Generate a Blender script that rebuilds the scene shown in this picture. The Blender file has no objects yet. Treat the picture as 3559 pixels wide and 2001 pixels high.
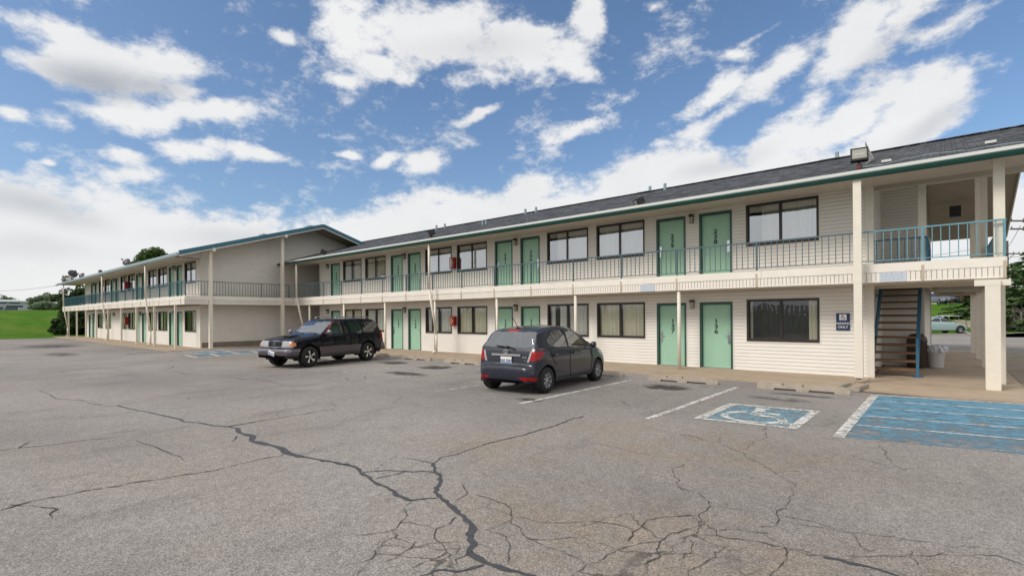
import bpy, bmesh, math, random
from mathutils import Vector, Matrix
import numpy as np
random.seed(7); rng=random.Random(11)
R=math.radians
scene=bpy.context.scene; col=scene.collection
# ------------------------------------------------------------------ survey: where the photo's rays meet real planes
F=1765.78; YAW=40.53; PITCH=0.14; CY=1093.858; ROLL=0.387; H=1.708; PX=1779.5
def ray(px,py):
    a=(px-PX)/F; b=-(py-CY)/F; r=R(ROLL)
    a,b=a*math.cos(r)+b*math.sin(r),-a*math.sin(r)+b*math.cos(r)
    t=R(PITCH); y=R(YAW)
    fw=math.cos(t)-b*math.sin(t); up=math.sin(t)+b*math.cos(t)
    return Vector((-math.sin(y)*fw+math.cos(y)*a, math.cos(y)*fw+math.sin(y)*a, up))
O=Vector((0,0,H))
def onY(px,py,Y): d=ray(px,py); return O+d*(Y/d.y)
def onX(px,py,X): d=ray(px,py); return O+d*(X/d.x)
ZL=-0.03                                  # level of the parking lot
def onZ(px,py,Z=ZL): d=ray(px,py); return O+d*((Z-H)/d.z)
# ------------------------------------------------------------------ mesh builder
class MB:
    def __init__(s): s.v=[]; s.f=[]; s.m=[]
    def quad(s,a,b,c,d,m=0):
        n=len(s.v); s.v+= [tuple(a),tuple(b),tuple(c),tuple(d)]; s.f.append((n,n+1,n+2,n+3)); s.m.append(m)
    def poly(s,pts,m=0):
        n=len(s.v); s.v+=[tuple(p) for p in pts]; s.f.append(tuple(range(n,n+len(pts)))); s.m.append(m)
    def box(s,x0,x1,y0,y1,z0,z1,m=0):
        n=len(s.v)
        s.v+=[(x0,y0,z0),(x1,y0,z0),(x1,y1,z0),(x0,y1,z0),(x0,y0,z1),(x1,y0,z1),(x1,y1,z1),(x0,y1,z1)]
        for f in ((0,3,2,1),(4,5,6,7),(0,1,5,4),(1,2,6,5),(2,3,7,6),(3,0,4,7)):
            s.f.append(tuple(n+i for i in f)); s.m.append(m)
    def bar(s,p,q,w,h,m=0,up=(0,0,1)):
        p=Vector(p); q=Vector(q); d=(q-p).normalized(); u=Vector(up)
        if abs(d.dot(u))>.98: u=Vector((0,1,0))
        a=d.cross(u).normalized()*w/2; b=a.cross(d).normalized()*h/2
        n=len(s.v)
        for c in (p,q): s.v+=[tuple(c-a-b),tuple(c+a-b),tuple(c+a+b),tuple(c-a+b)]
        for f in ((3,2,1,0),(4,5,6,7),(0,1,5,4),(1,2,6,5),(2,3,7,6),(3,0,4,7)):
            s.f.append(tuple(n+i for i in f)); s.m.append(m)
    def cyl(s,p,q,r,n=10,m=0,r2=None,cap=True):
        p=Vector(p); q=Vector(q); r2=r if r2 is None else r2
        d=(q-p).normalized(); u=Vector((0,0,1)) if abs(d.z)<.9 else Vector((1,0,0))
        a=d.cross(u).normalized(); b=d.cross(a); k=len(s.v)
        for c,rr in ((p,r),(q,r2)):
            for i in range(n):
                t=2*math.pi*i/n; s.v.append(tuple(c+a*rr*math.cos(t)+b*rr*math.sin(t)))
        for i in range(n):
            j=(i+1)%n; s.f.append((k+i,k+j,k+n+j,k+n+i)); s.m.append(m)
        if cap:
            s.f.append(tuple(k+i for i in range(n))[::-1]); s.m.append(m)
            s.f.append(tuple(k+n+i for i in range(n))); s.m.append(m)
    def tube(s,pts,r,n=8,m=0):
        for a,b in zip(pts[:-1],pts[1:]): s.cyl(a,b,r,n,m)
    def lathe(s,prof,c=(0,0,0),n=24,m=0,axis='z'):
        k=len(s.v)
        for (r,z) in prof:
            for i in range(n):
                t=2*math.pi*i/n; x,y=r*math.cos(t),r*math.sin(t)
                s.v.append((c[0]+x,c[1]+y,c[2]+z) if axis=='z' else (c[0]+x,c[1]+z,c[2]+y))
        for j in range(len(prof)-1):
            for i in range(n):
                i2=(i+1)%n; s.f.append((k+j*n+i,k+j*n+i2,k+(j+1)*n+i2,k+(j+1)*n+i)); s.m.append(m)
    def xf(s,M,start=0):
        for i in range(start,len(s.v)): s.v[i]=tuple(M@Vector(s.v[i]))
    def mesh(s,name,mats,smooth=False):
        me=bpy.data.meshes.new(name); me.from_pydata(s.v,[],s.f)
        for mm in (mats if isinstance(mats,(list,tuple)) else [mats]): me.materials.append(mm)
        me.polygons.foreach_set('material_index',s.m)
        if smooth: me.polygons.foreach_set('use_smooth',[True]*len(s.f))
        me.validate(); me.update(); return me
    def build(s,name,mats,parent=None,smooth=False,loc=(0,0,0),fix=False):
        """vertices are in world axes relative to loc; with fix, vertices are absolute and the parent's place is taken off"""
        if fix:
            w=Vector((0,0,0)); p=parent
            while p: w+=p.location; p=p.parent
            s.xf(Matrix.Translation(-w))
        me=s.mesh(name,mats,smooth)
        if fix:
            bm=bmesh.new(); bm.from_mesh(me); bmesh.ops.recalc_face_normals(bm,faces=bm.faces); bm.to_mesh(me); bm.free()
        o=bpy.data.objects.new(name,me); col.objects.link(o); o.location=loc; o.parent=parent
        return o
def recalc(o):
    bm=bmesh.new(); bm.from_mesh(o.data); bmesh.ops.recalc_face_normals(bm,faces=bm.faces); bm.to_mesh(o.data); bm.free(); return o
def tag(o,label=None,cat=None,group=None,kind=None):
    if label: o['label']=label
    if cat: o['category']=cat
    if group: o['group']=group
    if kind: o['kind']=kind
    return o
def empty(name,loc=(0,0,0),rz=0,**k):
    o=bpy.data.objects.new(name,None); col.objects.link(o); o.location=loc; o.rotation_euler=(0,0,rz); o.empty_display_size=.2
    return tag(o,**k)
def dup(o,parent=None,loc=None):
    c=o.copy(); col.objects.link(c); c.parent=parent
    if loc is not None: c.location=loc
    for ch in list(o.children): dup(ch,c)
    return c
# ------------------------------------------------------------------ materials
def mat(name,c,rough=.6,metal=0,var=0,scale=3,bump=0,bscale=60,spec=.5,coat=0,dirt=None,coords='pos'):
    m=bpy.data.materials.new(name); m.use_nodes=True; nt=m.node_tree; n=nt.nodes; l=nt.links
    b=n['Principled BSDF']; b.inputs['Base Color'].default_value=(*c,1); b.inputs['Roughness'].default_value=rough
    b.inputs['Metallic'].default_value=metal; b.inputs['Specular IOR Level'].default_value=spec
    b.inputs['Coat Weight'].default_value=coat; b.inputs['Coat Roughness'].default_value=.03
    if var or bump or dirt:
        g=n.new('ShaderNodeNewGeometry') if coords=='pos' else n.new('ShaderNodeTexCoord')
        src=g.outputs['Position'] if coords=='pos' else g.outputs['Object']
    last=None
    if var:
        t=n.new('ShaderNodeTexNoise'); t.inputs['Scale'].default_value=scale; t.inputs['Detail'].default_value=6; t.inputs['Roughness'].default_value=.65
        l.new(src,t.inputs['Vector'])
        r=n.new('ShaderNodeMapRange'); r.inputs[1].default_value=.3; r.inputs[2].default_value=.7; r.inputs[3].default_value=1-var; r.inputs[4].default_value=1+var
        l.new(t.outputs['Fac'],r.inputs[0])
        v=n.new('ShaderNodeVectorMath'); v.operation='SCALE'; v.inputs[0].default_value=c; l.new(r.outputs[0],v.inputs['Scale'])
        last=v.outputs[0]
    if dirt:
        dc,dsc,lo,hi,amt=dirt
        t=n.new('ShaderNodeTexNoise'); t.inputs['Scale'].default_value=1; t.inputs['Detail'].default_value=8; t.inputs['Roughness'].default_value=.7
        mp=n.new('ShaderNodeMapping'); mp.inputs['Scale'].default_value=dsc; l.new(src,mp.inputs[0]); l.new(mp.outputs[0],t.inputs['Vector'])
        r=n.new('ShaderNodeMapRange'); r.inputs[1].default_value=lo; r.inputs[2].default_value=hi; r.inputs[4].default_value=amt; l.new(t.outputs['Fac'],r.inputs[0])
        mx=n.new('ShaderNodeMix'); mx.data_type='RGBA'; l.new(r.outputs[0],mx.inputs[0])
        if last: l.new(last,mx.inputs[6])
        else: mx.inputs[6].default_value=(*c,1)
        mx.inputs[7].default_value=(*dc,1); last=mx.outputs[2]
    if last: l.new(last,b.inputs['Base Color'])
    if bump:
        t=n.new('ShaderNodeTexNoise'); t.inputs['Scale'].default_value=bscale; t.inputs['Detail'].default_value=5; l.new(src,t.inputs['Vector'])
        bp=n.new('ShaderNodeBump'); bp.inputs['Strength'].default_value=bump; bp.inputs['Distance'].default_value=.02
        l.new(t.outputs['Fac'],bp.inputs['Height']); l.new(bp.outputs[0],b.inputs['Normal'])
    return m
def glass(name,tint,fac0,fac1,rough=.0):
    m=bpy.data.materials.new(name); m.use_nodes=True; nt=m.node_tree; n=nt.nodes; l=nt.links
    n.remove(n['Principled BSDF'])
    tr=n.new('ShaderNodeBsdfTransparent'); tr.inputs[0].default_value=(*tint,1)
    gl=n.new('ShaderNodeBsdfGlossy'); gl.inputs['Roughness'].default_value=rough; gl.inputs[0].default_value=(.93,.96,1,1)
    lw=n.new('ShaderNodeFresnel'); lw.inputs[0].default_value=1.5
    mr=n.new('ShaderNodeMapRange'); mr.inputs[1].default_value=.04; mr.inputs[2].default_value=.6; mr.inputs[3].default_value=fac0; mr.inputs[4].default_value=fac1
    # gentle waviness of real panes
    g=n.new('ShaderNodeNewGeometry'); t=n.new('ShaderNodeTexNoise'); t.inputs['Scale'].default_value=1.3; l.new(g.outputs['Position'],t.inputs['Vector'])
    bp=n.new('ShaderNodeBump'); bp.inputs['Strength'].default_value=.06; bp.inputs['Distance'].default_value=.05; l.new(t.outputs['Fac'],bp.inputs['Height']); l.new(bp.outputs[0],gl.inputs['Normal'])
    mx=n.new('ShaderNodeMixShader'); l.new(lw.outputs[0],mr.inputs[0]); l.new(mr.outputs[0],mx.inputs[0]); l.new(tr.outputs[0],mx.inputs[1]); l.new(gl.outputs[0],mx.inputs[2])
    l.new(mx.outputs[0],n['Material Output'].inputs[0]); return m
def paintsheet(name,c,lo,hi,scale=6,big=None,rough=.7):
    """worn road paint: real paint colour with bare patches where the asphalt sheet below shows"""
    m=mat(name,c,rough,var=.12,scale=4); nt=m.node_tree; n=nt.nodes; l=nt.links
    b=n['Principled BSDF']; g=n.new('ShaderNodeNewGeometry')
    t=n.new('ShaderNodeTexNoise'); t.inputs['Scale'].default_value=scale; t.inputs['Detail'].default_value=9; t.inputs['Roughness'].default_value=.72; l.new(g.outputs['Position'],t.inputs['Vector'])
    src=t.outputs['Fac']
    if big:
        ax,p0,p1,amt=big
        sp=n.new('ShaderNodeSeparateXYZ'); l.new(g.outputs['Position'],sp.inputs[0])
        r=n.new('ShaderNodeMapRange'); r.inputs[1].default_value=p0; r.inputs[2].default_value=p1; r.inputs[3].default_value=0; r.inputs[4].default_value=amt; l.new(sp.outputs[ax],r.inputs[0])
        a=n.new('ShaderNodeMath'); a.operation='ADD'; l.new(src,a.inputs[0]); l.new(r.outputs[0],a.inputs[1]); src=a.outputs[0]
    r=n.new('ShaderNodeMapRange'); r.inputs[1].default_value=lo; r.inputs[2].default_value=hi; l.new(src,r.inputs[0])
    tr=n.new('ShaderNodeBsdfTransparent'); mx=n.new('ShaderNodeMixShader'); l.new(r.outputs[0],mx.inputs[0]); l.new(tr.outputs[0],mx.inputs[1]); l.new(b.outputs[0],mx.inputs[2])
    l.new(mx.outputs[0],n['Material Output'].inputs[0]); return m
CREAM=(.68,.62,.53)
M={}
M['siding']=mat('vinyl_siding',(.79,.755,.70),.55,var=.04,scale=1.2,dirt=((.45,.38,.29),(.6,.6,3),.58,.8,.35))
M['siding_grey']=mat('vinyl_siding_gable',(.76,.73,.67),.55,var=.05,scale=1.2,dirt=((.38,.33,.27),(.6,.6,3),.58,.8,.35))
M['lip']=mat('siding_shade_line',(.33,.30,.25),.9)  # dark colour painting the shade under laps and in skirt grooves
M['trim']=mat('trim_paint',(.72,.68,.60),.5,var=.05,scale=4,dirt=((.36,.30,.22),(3,3,8),.62,.8,.4))
M['fascia']=mat('balcony_board',(.80,.745,.67),.6,var=.05,scale=3,dirt=((.35,.28,.2),(2,2,9),.58,.78,.55))
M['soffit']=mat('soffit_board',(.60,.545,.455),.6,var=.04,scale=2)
M['white']=mat('white_metal',(.66,.66,.64),.4,var=.04)
M['post']=mat('post_paint',(.76,.70,.60),.5,var=.05,scale=5,dirt=((.40,.30,.2),(6,6,2),.6,.8,.5))
M['green_door']=mat('door_green',(.33,.55,.405),.45,var=.04,scale=2)
M['green_frame']=mat('door_frame_green',(.025,.085,.075),.4)
M['gutter']=mat('gutter_green',(.006,.050,.040),.35,var=.1)
M['rake']=mat('rake_teal',(.035,.14,.20),.45,var=.1)
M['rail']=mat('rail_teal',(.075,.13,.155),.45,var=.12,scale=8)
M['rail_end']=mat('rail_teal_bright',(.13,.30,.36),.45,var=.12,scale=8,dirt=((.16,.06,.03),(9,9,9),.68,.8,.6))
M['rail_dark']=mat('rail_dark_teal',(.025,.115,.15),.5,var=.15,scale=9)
M['deck_under']=mat('roof_underside_shade',(.33,.285,.215),.8,var=.08,scale=2)  # roof underside, colour darkened to paint in the deep shade there
M['strap']=mat('post_strap_worn',(.50,.42,.31),.7,dirt=((.25,.13,.06),(9,9,5),.55,.75,.7))
M['stair_blue']=mat('stair_blue',(.04,.17,.30),.5,var=.15,scale=9,dirt=((.14,.05,.03),(9,9,9),.64,.8,.7))
M['winframe']=mat('window_frame_brown',(.030,.022,.020),.4)
M['glass']=glass('window_glass',(.90,.93,.91),.42,.85)
M['glass_low']=glass('window_glass_low',(.94,.96,.95),.10,.75)
M['curtain']=mat('curtain_cloth',(.80,.78,.72),.9,var=.06)
M['curtain_warm']=mat('curtain_cloth_warm',(.82,.77,.60),.9,var=.06)
M['dark']=mat('dark_room',(.03,.028,.026),.9)
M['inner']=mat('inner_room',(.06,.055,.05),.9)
M['black']=mat('black_metal',(.012,.012,.013),.4)
M['lampglass']=mat('frosted_lamp',(.34,.33,.28),.35)
M['steel']=mat('satin_steel',(.62,.63,.65),.25,1)
M['chrome']=mat('chrome',(.85,.86,.88),.08,1)
M['pipe']=mat('vent_pipe_blue',(.27,.34,.38),.5,var=.15,scale=10)
M['red']=mat('cabinet_red',(.30,.012,.015),.35)
M['panelglass']=mat('cabinet_pane',(.55,.50,.46),.15)
M['panelamber']=mat('cabinet_pane_amber',(.45,.24,.08),.2)
M['concrete']=mat('walkway_concrete',(.40,.31,.225),.85,var=.12,scale=1.5,bump=.15,bscale=90,dirt=((.20,.15,.11),(1,1,1),.55,.8,.6))
M['stop']=mat('wheel_stop_concrete',(.36,.31,.25),.9,var=.15,scale=6,bump=.35,bscale=50,dirt=((.16,.12,.09),(4,4,4),.56,.75,.6))
M['foundation']=mat('foundation_concrete',(.22,.19,.16),.9,var=.2,scale=4)
M['rust']=mat('rebar_rust',(.16,.05,.03),.8)
M['wood']=mat('stair_tread_wood',(.21,.12,.06),.7,var=.3,scale=12,dirt=((.07,.045,.03),(3,12,12),.5,.7,.6))
M['tar']=mat('tar_sealer',(.060,.061,.066),.6,var=.25,scale=20,bump=.2,bscale=40)
M['crackdark']=mat('crack_gap',(.05,.043,.038),.9)
M['tyre']=mat('tyre_rubber',(.012,.012,.013),.75)
M['underbody']=mat('underbody_black',(.006,.006,.006),.9)
M['bin_white']=mat('bin_white_plastic',(.66,.66,.66),.4)
M['bag']=mat('bin_liner',(.62,.64,.70),.3)
M['bin_brown']=mat('bin_brown',(.05,.03,.022),.5)
M['navy']=mat('sign_navy',(.012,.035,.11),.4)
M['signwhite']=mat('sign_white',(.78,.78,.78),.5)
M['digit']=mat('digit_black',(.012,.02,.018),.5)
M['panelpale']=mat('notice_pale_blue',(.56,.61,.68),.5)
M['panelink']=mat('notice_ink',(.40,.44,.50),.6)
M['woodpole']=mat('pole_wood',(.13,.10,.085),.9,var=.2,scale=8)
M['wire']=mat('cable_black',(.03,.03,.035),.6)
M['dish']=mat('dish_grey',(.035,.035,.045),.5)
M['stone']=mat('wall_stone',(.36,.31,.25),.95,var=.35,scale=3,bump=.6,bscale=6)
M['kerb']=mat('kerb_concrete',(.42,.39,.34),.9,var=.15,scale=2)
M['fence']=mat('fence_board_white',(.62,.60,.55),.7,var=.1,scale=3)
# ---- roof shingles: courses with butt shadows, tabs of differing grey
def shingles():
    m=bpy.data.materials.new('asphalt_shingles'); m.use_nodes=True; nt=m.node_tree; n=nt.nodes; l=nt.links; b=n['Principled BSDF']
    g=n.new('ShaderNodeNewGeometry'); mp=n.new('ShaderNodeMapping'); l.new(g.outputs['Position'],mp.inputs[0])
    br=n.new('ShaderNodeTexBrick'); l.new(mp.outputs[0],br.inputs['Vector']); br.inputs['Scale'].default_value=1
    br.inputs['Brick Width'].default_value=.23; br.inputs['Row Height'].default_value=.145; br.inputs['Mortar Size'].default_value=.012; br.inputs['Mortar Smooth'].default_value=.3
    br.inputs['Color1'].default_value=(.030,.032,.038,1); br.inputs['Color2'].default_value=(.125,.132,.145,1); br.inputs['Mortar'].default_value=(.012,.012,.014,1); br.offset=.37; br.offset_frequency=2
    nz=n.new('ShaderNodeTexNoise'); nz.inputs['Scale'].default_value=1.9; nz.inputs['Detail'].default_value=8; nz.inputs['Roughness'].default_value=.7; mz=n.new('ShaderNodeMapping'); mz.inputs['Scale'].default_value=(.55,1.1,1.1); l.new(g.outputs['Position'],mz.inputs[0]); l.new(mz.outputs[0],nz.inputs['Vector'])
    r=n.new('ShaderNodeMapRange'); r.inputs[1].default_value=.3; r.inputs[2].default_value=.7; r.inputs[3].default_value=.30; r.inputs[4].default_value=1.65; l.new(nz.outputs['Fac'],r.inputs[0])
    v=n.new('ShaderNodeVectorMath'); v.operation='SCALE'; l.new(br.outputs['Color'],v.inputs[0]); l.new(r.outputs[0],v.inputs['Scale']); l.new(v.outputs[0],b.inputs['Base Color'])
    b.inputs['Roughness'].default_value=.9; b.inputs['Specular IOR Level'].default_value=.25
    n2=n.new('ShaderNodeTexNoise'); n2.inputs['Scale'].default_value=9; n2.inputs['Detail'].default_value=5
    mp2=n.new('ShaderNodeMapping'); mp2.inputs['Scale'].default_value=(.5,1.6,1.6); l.new(g.outputs['Position'],mp2.inputs[0]); l.new(mp2.outputs[0],n2.inputs['Vector'])
    bp=n.new('ShaderNodeBump'); bp.inputs['Strength'].default_value=.8; bp.inputs['Distance'].default_value=.03; l.new(n2.outputs['Fac'],bp.inputs['Height']); l.new(bp.outputs[0],b.inputs['Normal'])
    return m
M['shingle']=shingles()
def asphalt():
    m=bpy.data.materials.new('old_asphalt'); m.use_nodes=True; nt=m.node_tree; n=nt.nodes; l=nt.links; b=n['Principled BSDF']
    g=n.new('ShaderNodeNewGeometry'); P=g.outputs['Position']
    def noise(sc,det=6,ro=.6,vec=None,scl=None):
        t=n.new('ShaderNodeTexNoise'); t.inputs['Scale'].default_value=sc; t.inputs['Detail'].default_value=det; t.inputs['Roughness'].default_value=ro
        if scl:
            mp=n.new('ShaderNodeMapping'); mp.inputs['Scale'].default_value=scl; l.new(P,mp.inputs[0]); l.new(mp.outputs[0],t.inputs['Vector'])
        else: l.new(P,t.inputs['Vector'])
        return t.outputs['Fac']
    def mr(s,a,b_,c,d):
        r=n.new('ShaderNodeMapRange'); r.interpolation_type='SMOOTHSTEP'
        for i,x in ((1,a),(2,b_),(3,c),(4,d)): r.inputs[i].default_value=x
        l.new(s,r.inputs[0]); return r.outputs[0]
    def mix(f,A,B,mode='MIX'):
        x=n.new('ShaderNodeMix'); x.data_type='RGBA'; x.blend_type=mode
        if isinstance(f,(int,float)): x.inputs[0].default_value=f
        else: l.new(f,x.inputs[0])
        for i,q in ((6,A),(7,B)):
            if isinstance(q,tuple): x.inputs[i].default_value=(*q,1)
            else: l.new(q,x.inputs[i])
        return x.outputs[2]
    c=mix(mr(noise(.16,5,.55),.35,.65,0,1),(.215,.198,.186),(.285,.261,.245))
    c=mix(mr(noise(.12,5,.6,scl=(1,1.7,1)),.54,.72,0,.4),c,(.275,.215,.155))           # brownish dusty areas
    c=mix(mr(noise(1.1,7,.7,scl=(1,.35,1)),.52,.72,0,.42),c,(.105,.095,.09))           # drip and tyre darkening along the bays
    c=mix(mr(noise(2.3,8,.75),.60,.75,0,.35),c,(.10,.09,.082))
    c=mix(mr(noise(.7,6,.6),.55,.7,0,.35),c,(.33,.30,.28))
    br=None
    for (x,y,rx,ry,k) in ((-2.7,6.6,2.6,1.6,.36),(-1.6,3.4,2.6,1.3,.42),(.6,4.2,2.2,.8,.32),(-4.6,5.0,1.5,1.0,.3),(-24,8.2,3,.5,.5)):
        mp=n.new('ShaderNodeMapping'); mp.vector_type='TEXTURE'; mp.inputs['Location'].default_value=(x,y,0); mp.inputs['Scale'].default_value=(rx,ry,1000); l.new(P,mp.inputs[0])
        ln=n.new('ShaderNodeVectorMath'); ln.operation='LENGTH'; l.new(mp.outputs[0],ln.inputs[0]); q=mr(ln.outputs['Value'],1.3,.2,0,k)
        if br is None: br=q
        else:
            a=n.new('ShaderNodeMath'); a.operation='MAXIMUM'; l.new(br,a.inputs[0]); l.new(q,a.inputs[1]); br=a.outputs[0]
    a=n.new('ShaderNodeMath'); a.operation='MULTIPLY'; l.new(br,a.inputs[0]); l.new(mr(noise(1.4,7,.65),.35,.62,.25,1.2),a.inputs[1]); c=mix(a.outputs[0],c,(.27,.205,.135))
    # ellipses of oil where engines stood (x,y,rx,ry)
    st=None
    for (x,y,rx,ry,k) in ((-5.15,11.7,.75,.62,1),(-10.4,11.6,.9,.7,1),(-13.3,11.5,.85,.7,1.1),(-15.9,11.7,.9,.6,1.1),(-12.6,9.7,1.3,.5,.8),(-18.0,9.9,.6,.35,.8),(-6.6,8.25,.5,.25,.8),(-2.6,11.5,1.0,.45,.55),(-2.3,12.3,1.2,.25,.6),(-44,5.6,4.5,2.2,.7),(-33,4.6,3,1.0,.6),(-20.2,10.7,1.6,.7,.8),(.4,13.9,2.0,.2,1.1),(-1.0,13.75,.8,.25,1.1)):
        mp=n.new('ShaderNodeMapping'); mp.vector_type='TEXTURE'; mp.inputs['Location'].default_value=(x,y,0); mp.inputs['Scale'].default_value=(rx,ry,1000); l.new(P,mp.inputs[0])
        ln=n.new('ShaderNodeVectorMath'); ln.operation='LENGTH'; l.new(mp.outputs[0],ln.inputs[0])
        q=mr(ln.outputs['Value'],1.25,.1,0,k)
        if st is None: st=q
        else:
            a=n.new('ShaderNodeMath'); a.operation='MAXIMUM'; l.new(st,a.inputs[0]); l.new(q,a.inputs[1]); st=a.outputs[0]
    ns=noise(2.2,7,.7); a=n.new('ShaderNodeMath'); a.operation='MULTIPLY'; l.new(st,a.inputs[0]); l.new(mr(ns,.30,.60,.35,1.3),a.inputs[1])
    c=mix(mr(a.outputs[0],.15,.85,0,.9),c,(.035,.030,.027))
    # aggregate
    v=n.new('ShaderNodeTexVoronoi'); v.inputs['Scale'].default_value=110; l.new(P,v.inputs['Vector'])
    sp=n.new('ShaderNodeSeparateColor'); l.new(v.outputs['Color'],sp.inputs[0])
    c=mix(1,c,mr(sp.outputs[0],0,1,.70,1.34),'MULTIPLY')
    c=mix(1,c,mr(noise(70,5,.8),.3,.7,.66,1.36),'MULTIPLY')
    c=mix(1,c,mr(noise(14,6,.75),.3,.7,.86,1.14),'MULTIPLY')
    # crocodile cracking where the surface has failed
    wz=n.new('ShaderNodeTexNoise'); wz.inputs['Scale'].default_value=2.2; wz.inputs['Detail'].default_value=7; wz.inputs['Roughness'].default_value=.62; l.new(P,wz.inputs['Vector'])
    wa=n.new('ShaderNodeVectorMath'); wa.operation='MULTIPLY_ADD'; l.new(wz.outputs['Color'],wa.inputs[0]); wa.inputs[1].default_value=(.42,.42,0); l.new(P,wa.inputs[2])
    for (sc,wd,reg,lo_,hi_) in ((1.9,.0050,((-1.05,3.2,1.7,1.3),(.9,4.0,1.6,1.1),(-2.6,2.9,1.4,1.0)),.46,.60),(.42,.0035,((-8,7.5,9,5),(-20,6,12,5)),.50,.60)):
        ve=n.new('ShaderNodeTexVoronoi'); ve.feature='DISTANCE_TO_EDGE'; ve.inputs['Scale'].default_value=sc; l.new(wa.outputs[0],ve.inputs['Vector'])
        line=mr(ve.outputs['Distance'],wd*sc,wd*sc*2.2,1,0); rg=None
        for (x,y,rx,ry) in reg:
            mp=n.new('ShaderNodeMapping'); mp.vector_type='TEXTURE'; mp.inputs['Location'].default_value=(x,y,0); mp.inputs['Scale'].default_value=(rx,ry,1000); l.new(P,mp.inputs[0])
            ln=n.new('ShaderNodeVectorMath'); ln.operation='LENGTH'; l.new(mp.outputs[0],ln.inputs[0]); q=mr(ln.outputs['Value'],1.2,.7,0,1)
            if rg is None: rg=q
            else:
                a=n.new('ShaderNodeMath'); a.operation='MAXIMUM'; l.new(rg,a.inputs[0]); l.new(q,a.inputs[1]); rg=a.outputs[0]
        a=n.new('ShaderNodeMath'); a.operation='MULTIPLY'; l.new(line,a.inputs[0]); l.new(rg,a.inputs[1])
        a2=n.new('ShaderNodeMath'); a2.operation='MULTIPLY'; l.new(a.outputs[0],a2.inputs[0]); l.new(mr(noise(.9,4,.6),lo_,hi_,0,.8),a2.inputs[1]); c=mix(a2.outputs[0],c,(.055,.047,.042))
    l.new(c,b.inputs['Base Color']); b.inputs['Roughness'].default_value=.88; b.inputs['Specular IOR Level'].default_value=.3
    bp=n.new('ShaderNodeBump'); bp.inputs['Strength'].default_value=.5; bp.inputs['Distance'].default_value=.01
    l.new(noise(45,5,.8),bp.inputs['Height']); l.new(bp.outputs[0],b.inputs['Normal'])
    return m
M['asphalt']=asphalt()
def grassmat():
    m=mat('mown_grass',(.055,.14,.005),.95,spec=.08,var=.3,scale=.8,bump=.6,bscale=12,dirt=((.15,.19,.03),(.05,.25,1),.45,.7,.6)); return m
M['grass']=grassmat()
def leafmat(name,a,b_):
    m=bpy.data.materials.new(name); m.use_nodes=True; nt=m.node_tree; n=nt.nodes; l=nt.links; b=n['Principled BSDF']
    g=n.new('ShaderNodeNewGeometry'); mx=n.new('ShaderNodeMix'); mx.data_type='RGBA'; l.new(g.outputs['Random Per Island'],mx.inputs[0])
    mx.inputs[6].default_value=(*a,1); mx.inputs[7].default_value=(*b_,1); l.new(mx.outputs[2],b.inputs['Base Color']); b.inputs['Roughness'].default_value=.7
    tl=n.new('ShaderNodeBsdfTranslucent'); l.new(mx.outputs[2],tl.inputs[0]); ms=n.new('ShaderNodeMixShader'); ms.inputs[0].default_value=.3
    l.new(b.outputs[0],ms.inputs[1]); l.new(tl.outputs[0],ms.inputs[2]); l.new(ms.outputs[0],n['Material Output'].inputs[0]); return m
M['leaf']=leafmat('broad_leaves',(.035,.075,.012),(.09,.16,.03))
M['leafpale']=leafmat('pale_leaves',(.08,.13,.04),(.17,.23,.08))
M['leafhaze']=leafmat('hazed_leaves',(.19,.25,.16),(.30,.36,.25))  # leaf colour lightened to paint in distance haze
M['needle']=leafmat('spruce_needles',(.05,.10,.03),(.15,.25,.085))
M['shrub']=leafmat('dark_shrub_leaves',(.018,.045,.014),(.06,.11,.025))
M['bark']=mat('bark',(.09,.065,.05),.95,var=.3,scale=8)
M['twig']=mat('dead_twigs',(.30,.26,.22),.9)
SKY_K=.132; ROLLSIGN=-1
# ================================================================== the two motel wings
ZF=2.93; ZB=2.45; ZS=5.11; SL=.303; ZT=5.25; DB=1.092; DE=1.522
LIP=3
def laps(mb,P,u,n,u0,u1,z0,z1,pitch=.105,proud=.013,roof=None,m=0):
    P=Vector(P);u=Vector(u);n=Vector(n); k=math.floor(z0/pitch+1e-6)
    def pt(a,z,o): return P+u*a+n*o+Vector((0,0,z))
    while k*pitch<z1-1e-4:
        a=max(z0,k*pitch); b=min(z1,(k+1)*pitch); fa=(a-k*pitch)/pitch; fb=(b-k*pitch)/pitch
        s0,s1,t0,t1=u0,u1,u0,u1
        if roof:
            s0,s1=roof(a,u0,u1); t0,t1=roof(b,u0,u1)
            if s1-s0<.02: k+=1; continue
            if t1-t0<.02: t0=t1=(s0+s1)/2
        mb.quad(pt(s0,a,proud*(1-fa)),pt(s1,a,proud*(1-fa)),pt(t1,b,proud*(1-fb)),pt(t0,b,proud*(1-fb)),m)
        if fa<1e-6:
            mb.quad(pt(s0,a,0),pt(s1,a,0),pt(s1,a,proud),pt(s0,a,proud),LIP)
            mb.quad(pt(s0,a-.007,.0022),pt(s1,a-.007,.0022),pt(s1,a+.0,.0015),pt(s0,a+.0,.0015),LIP) if a-.007>z0 else None  # lip and thin strip coloured dark as the lap's shade line
        k+=1
def facade(mb,Y,x0,x1,z0,z1,openings):
    """lapped siding on the plane Y facing -Y, with rectangular openings (x0,x1,z0,z1)"""
    xs=sorted({x0,x1,*[o[0] for o in openings],*[o[1] for o in openings]})
    for a,b in zip(xs[:-1],xs[1:]):
        mid=(a+b)/2; op=[o for o in openings if o[0]<mid<o[1]]
        if not op: laps(mb,(0,Y,0),(1,0,0),(0,-1,0),a,b,z0,z1)
        else:
            o=op[0]
            if o[2]>z0+.01: laps(mb,(0,Y,0),(1,0,0),(0,-1,0),a,b,z0,o[2])
            if o[3]<z1-.01: laps(mb,(0,Y,0),(1,0,0),(0,-1,0),a,b,o[3],z1)
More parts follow.
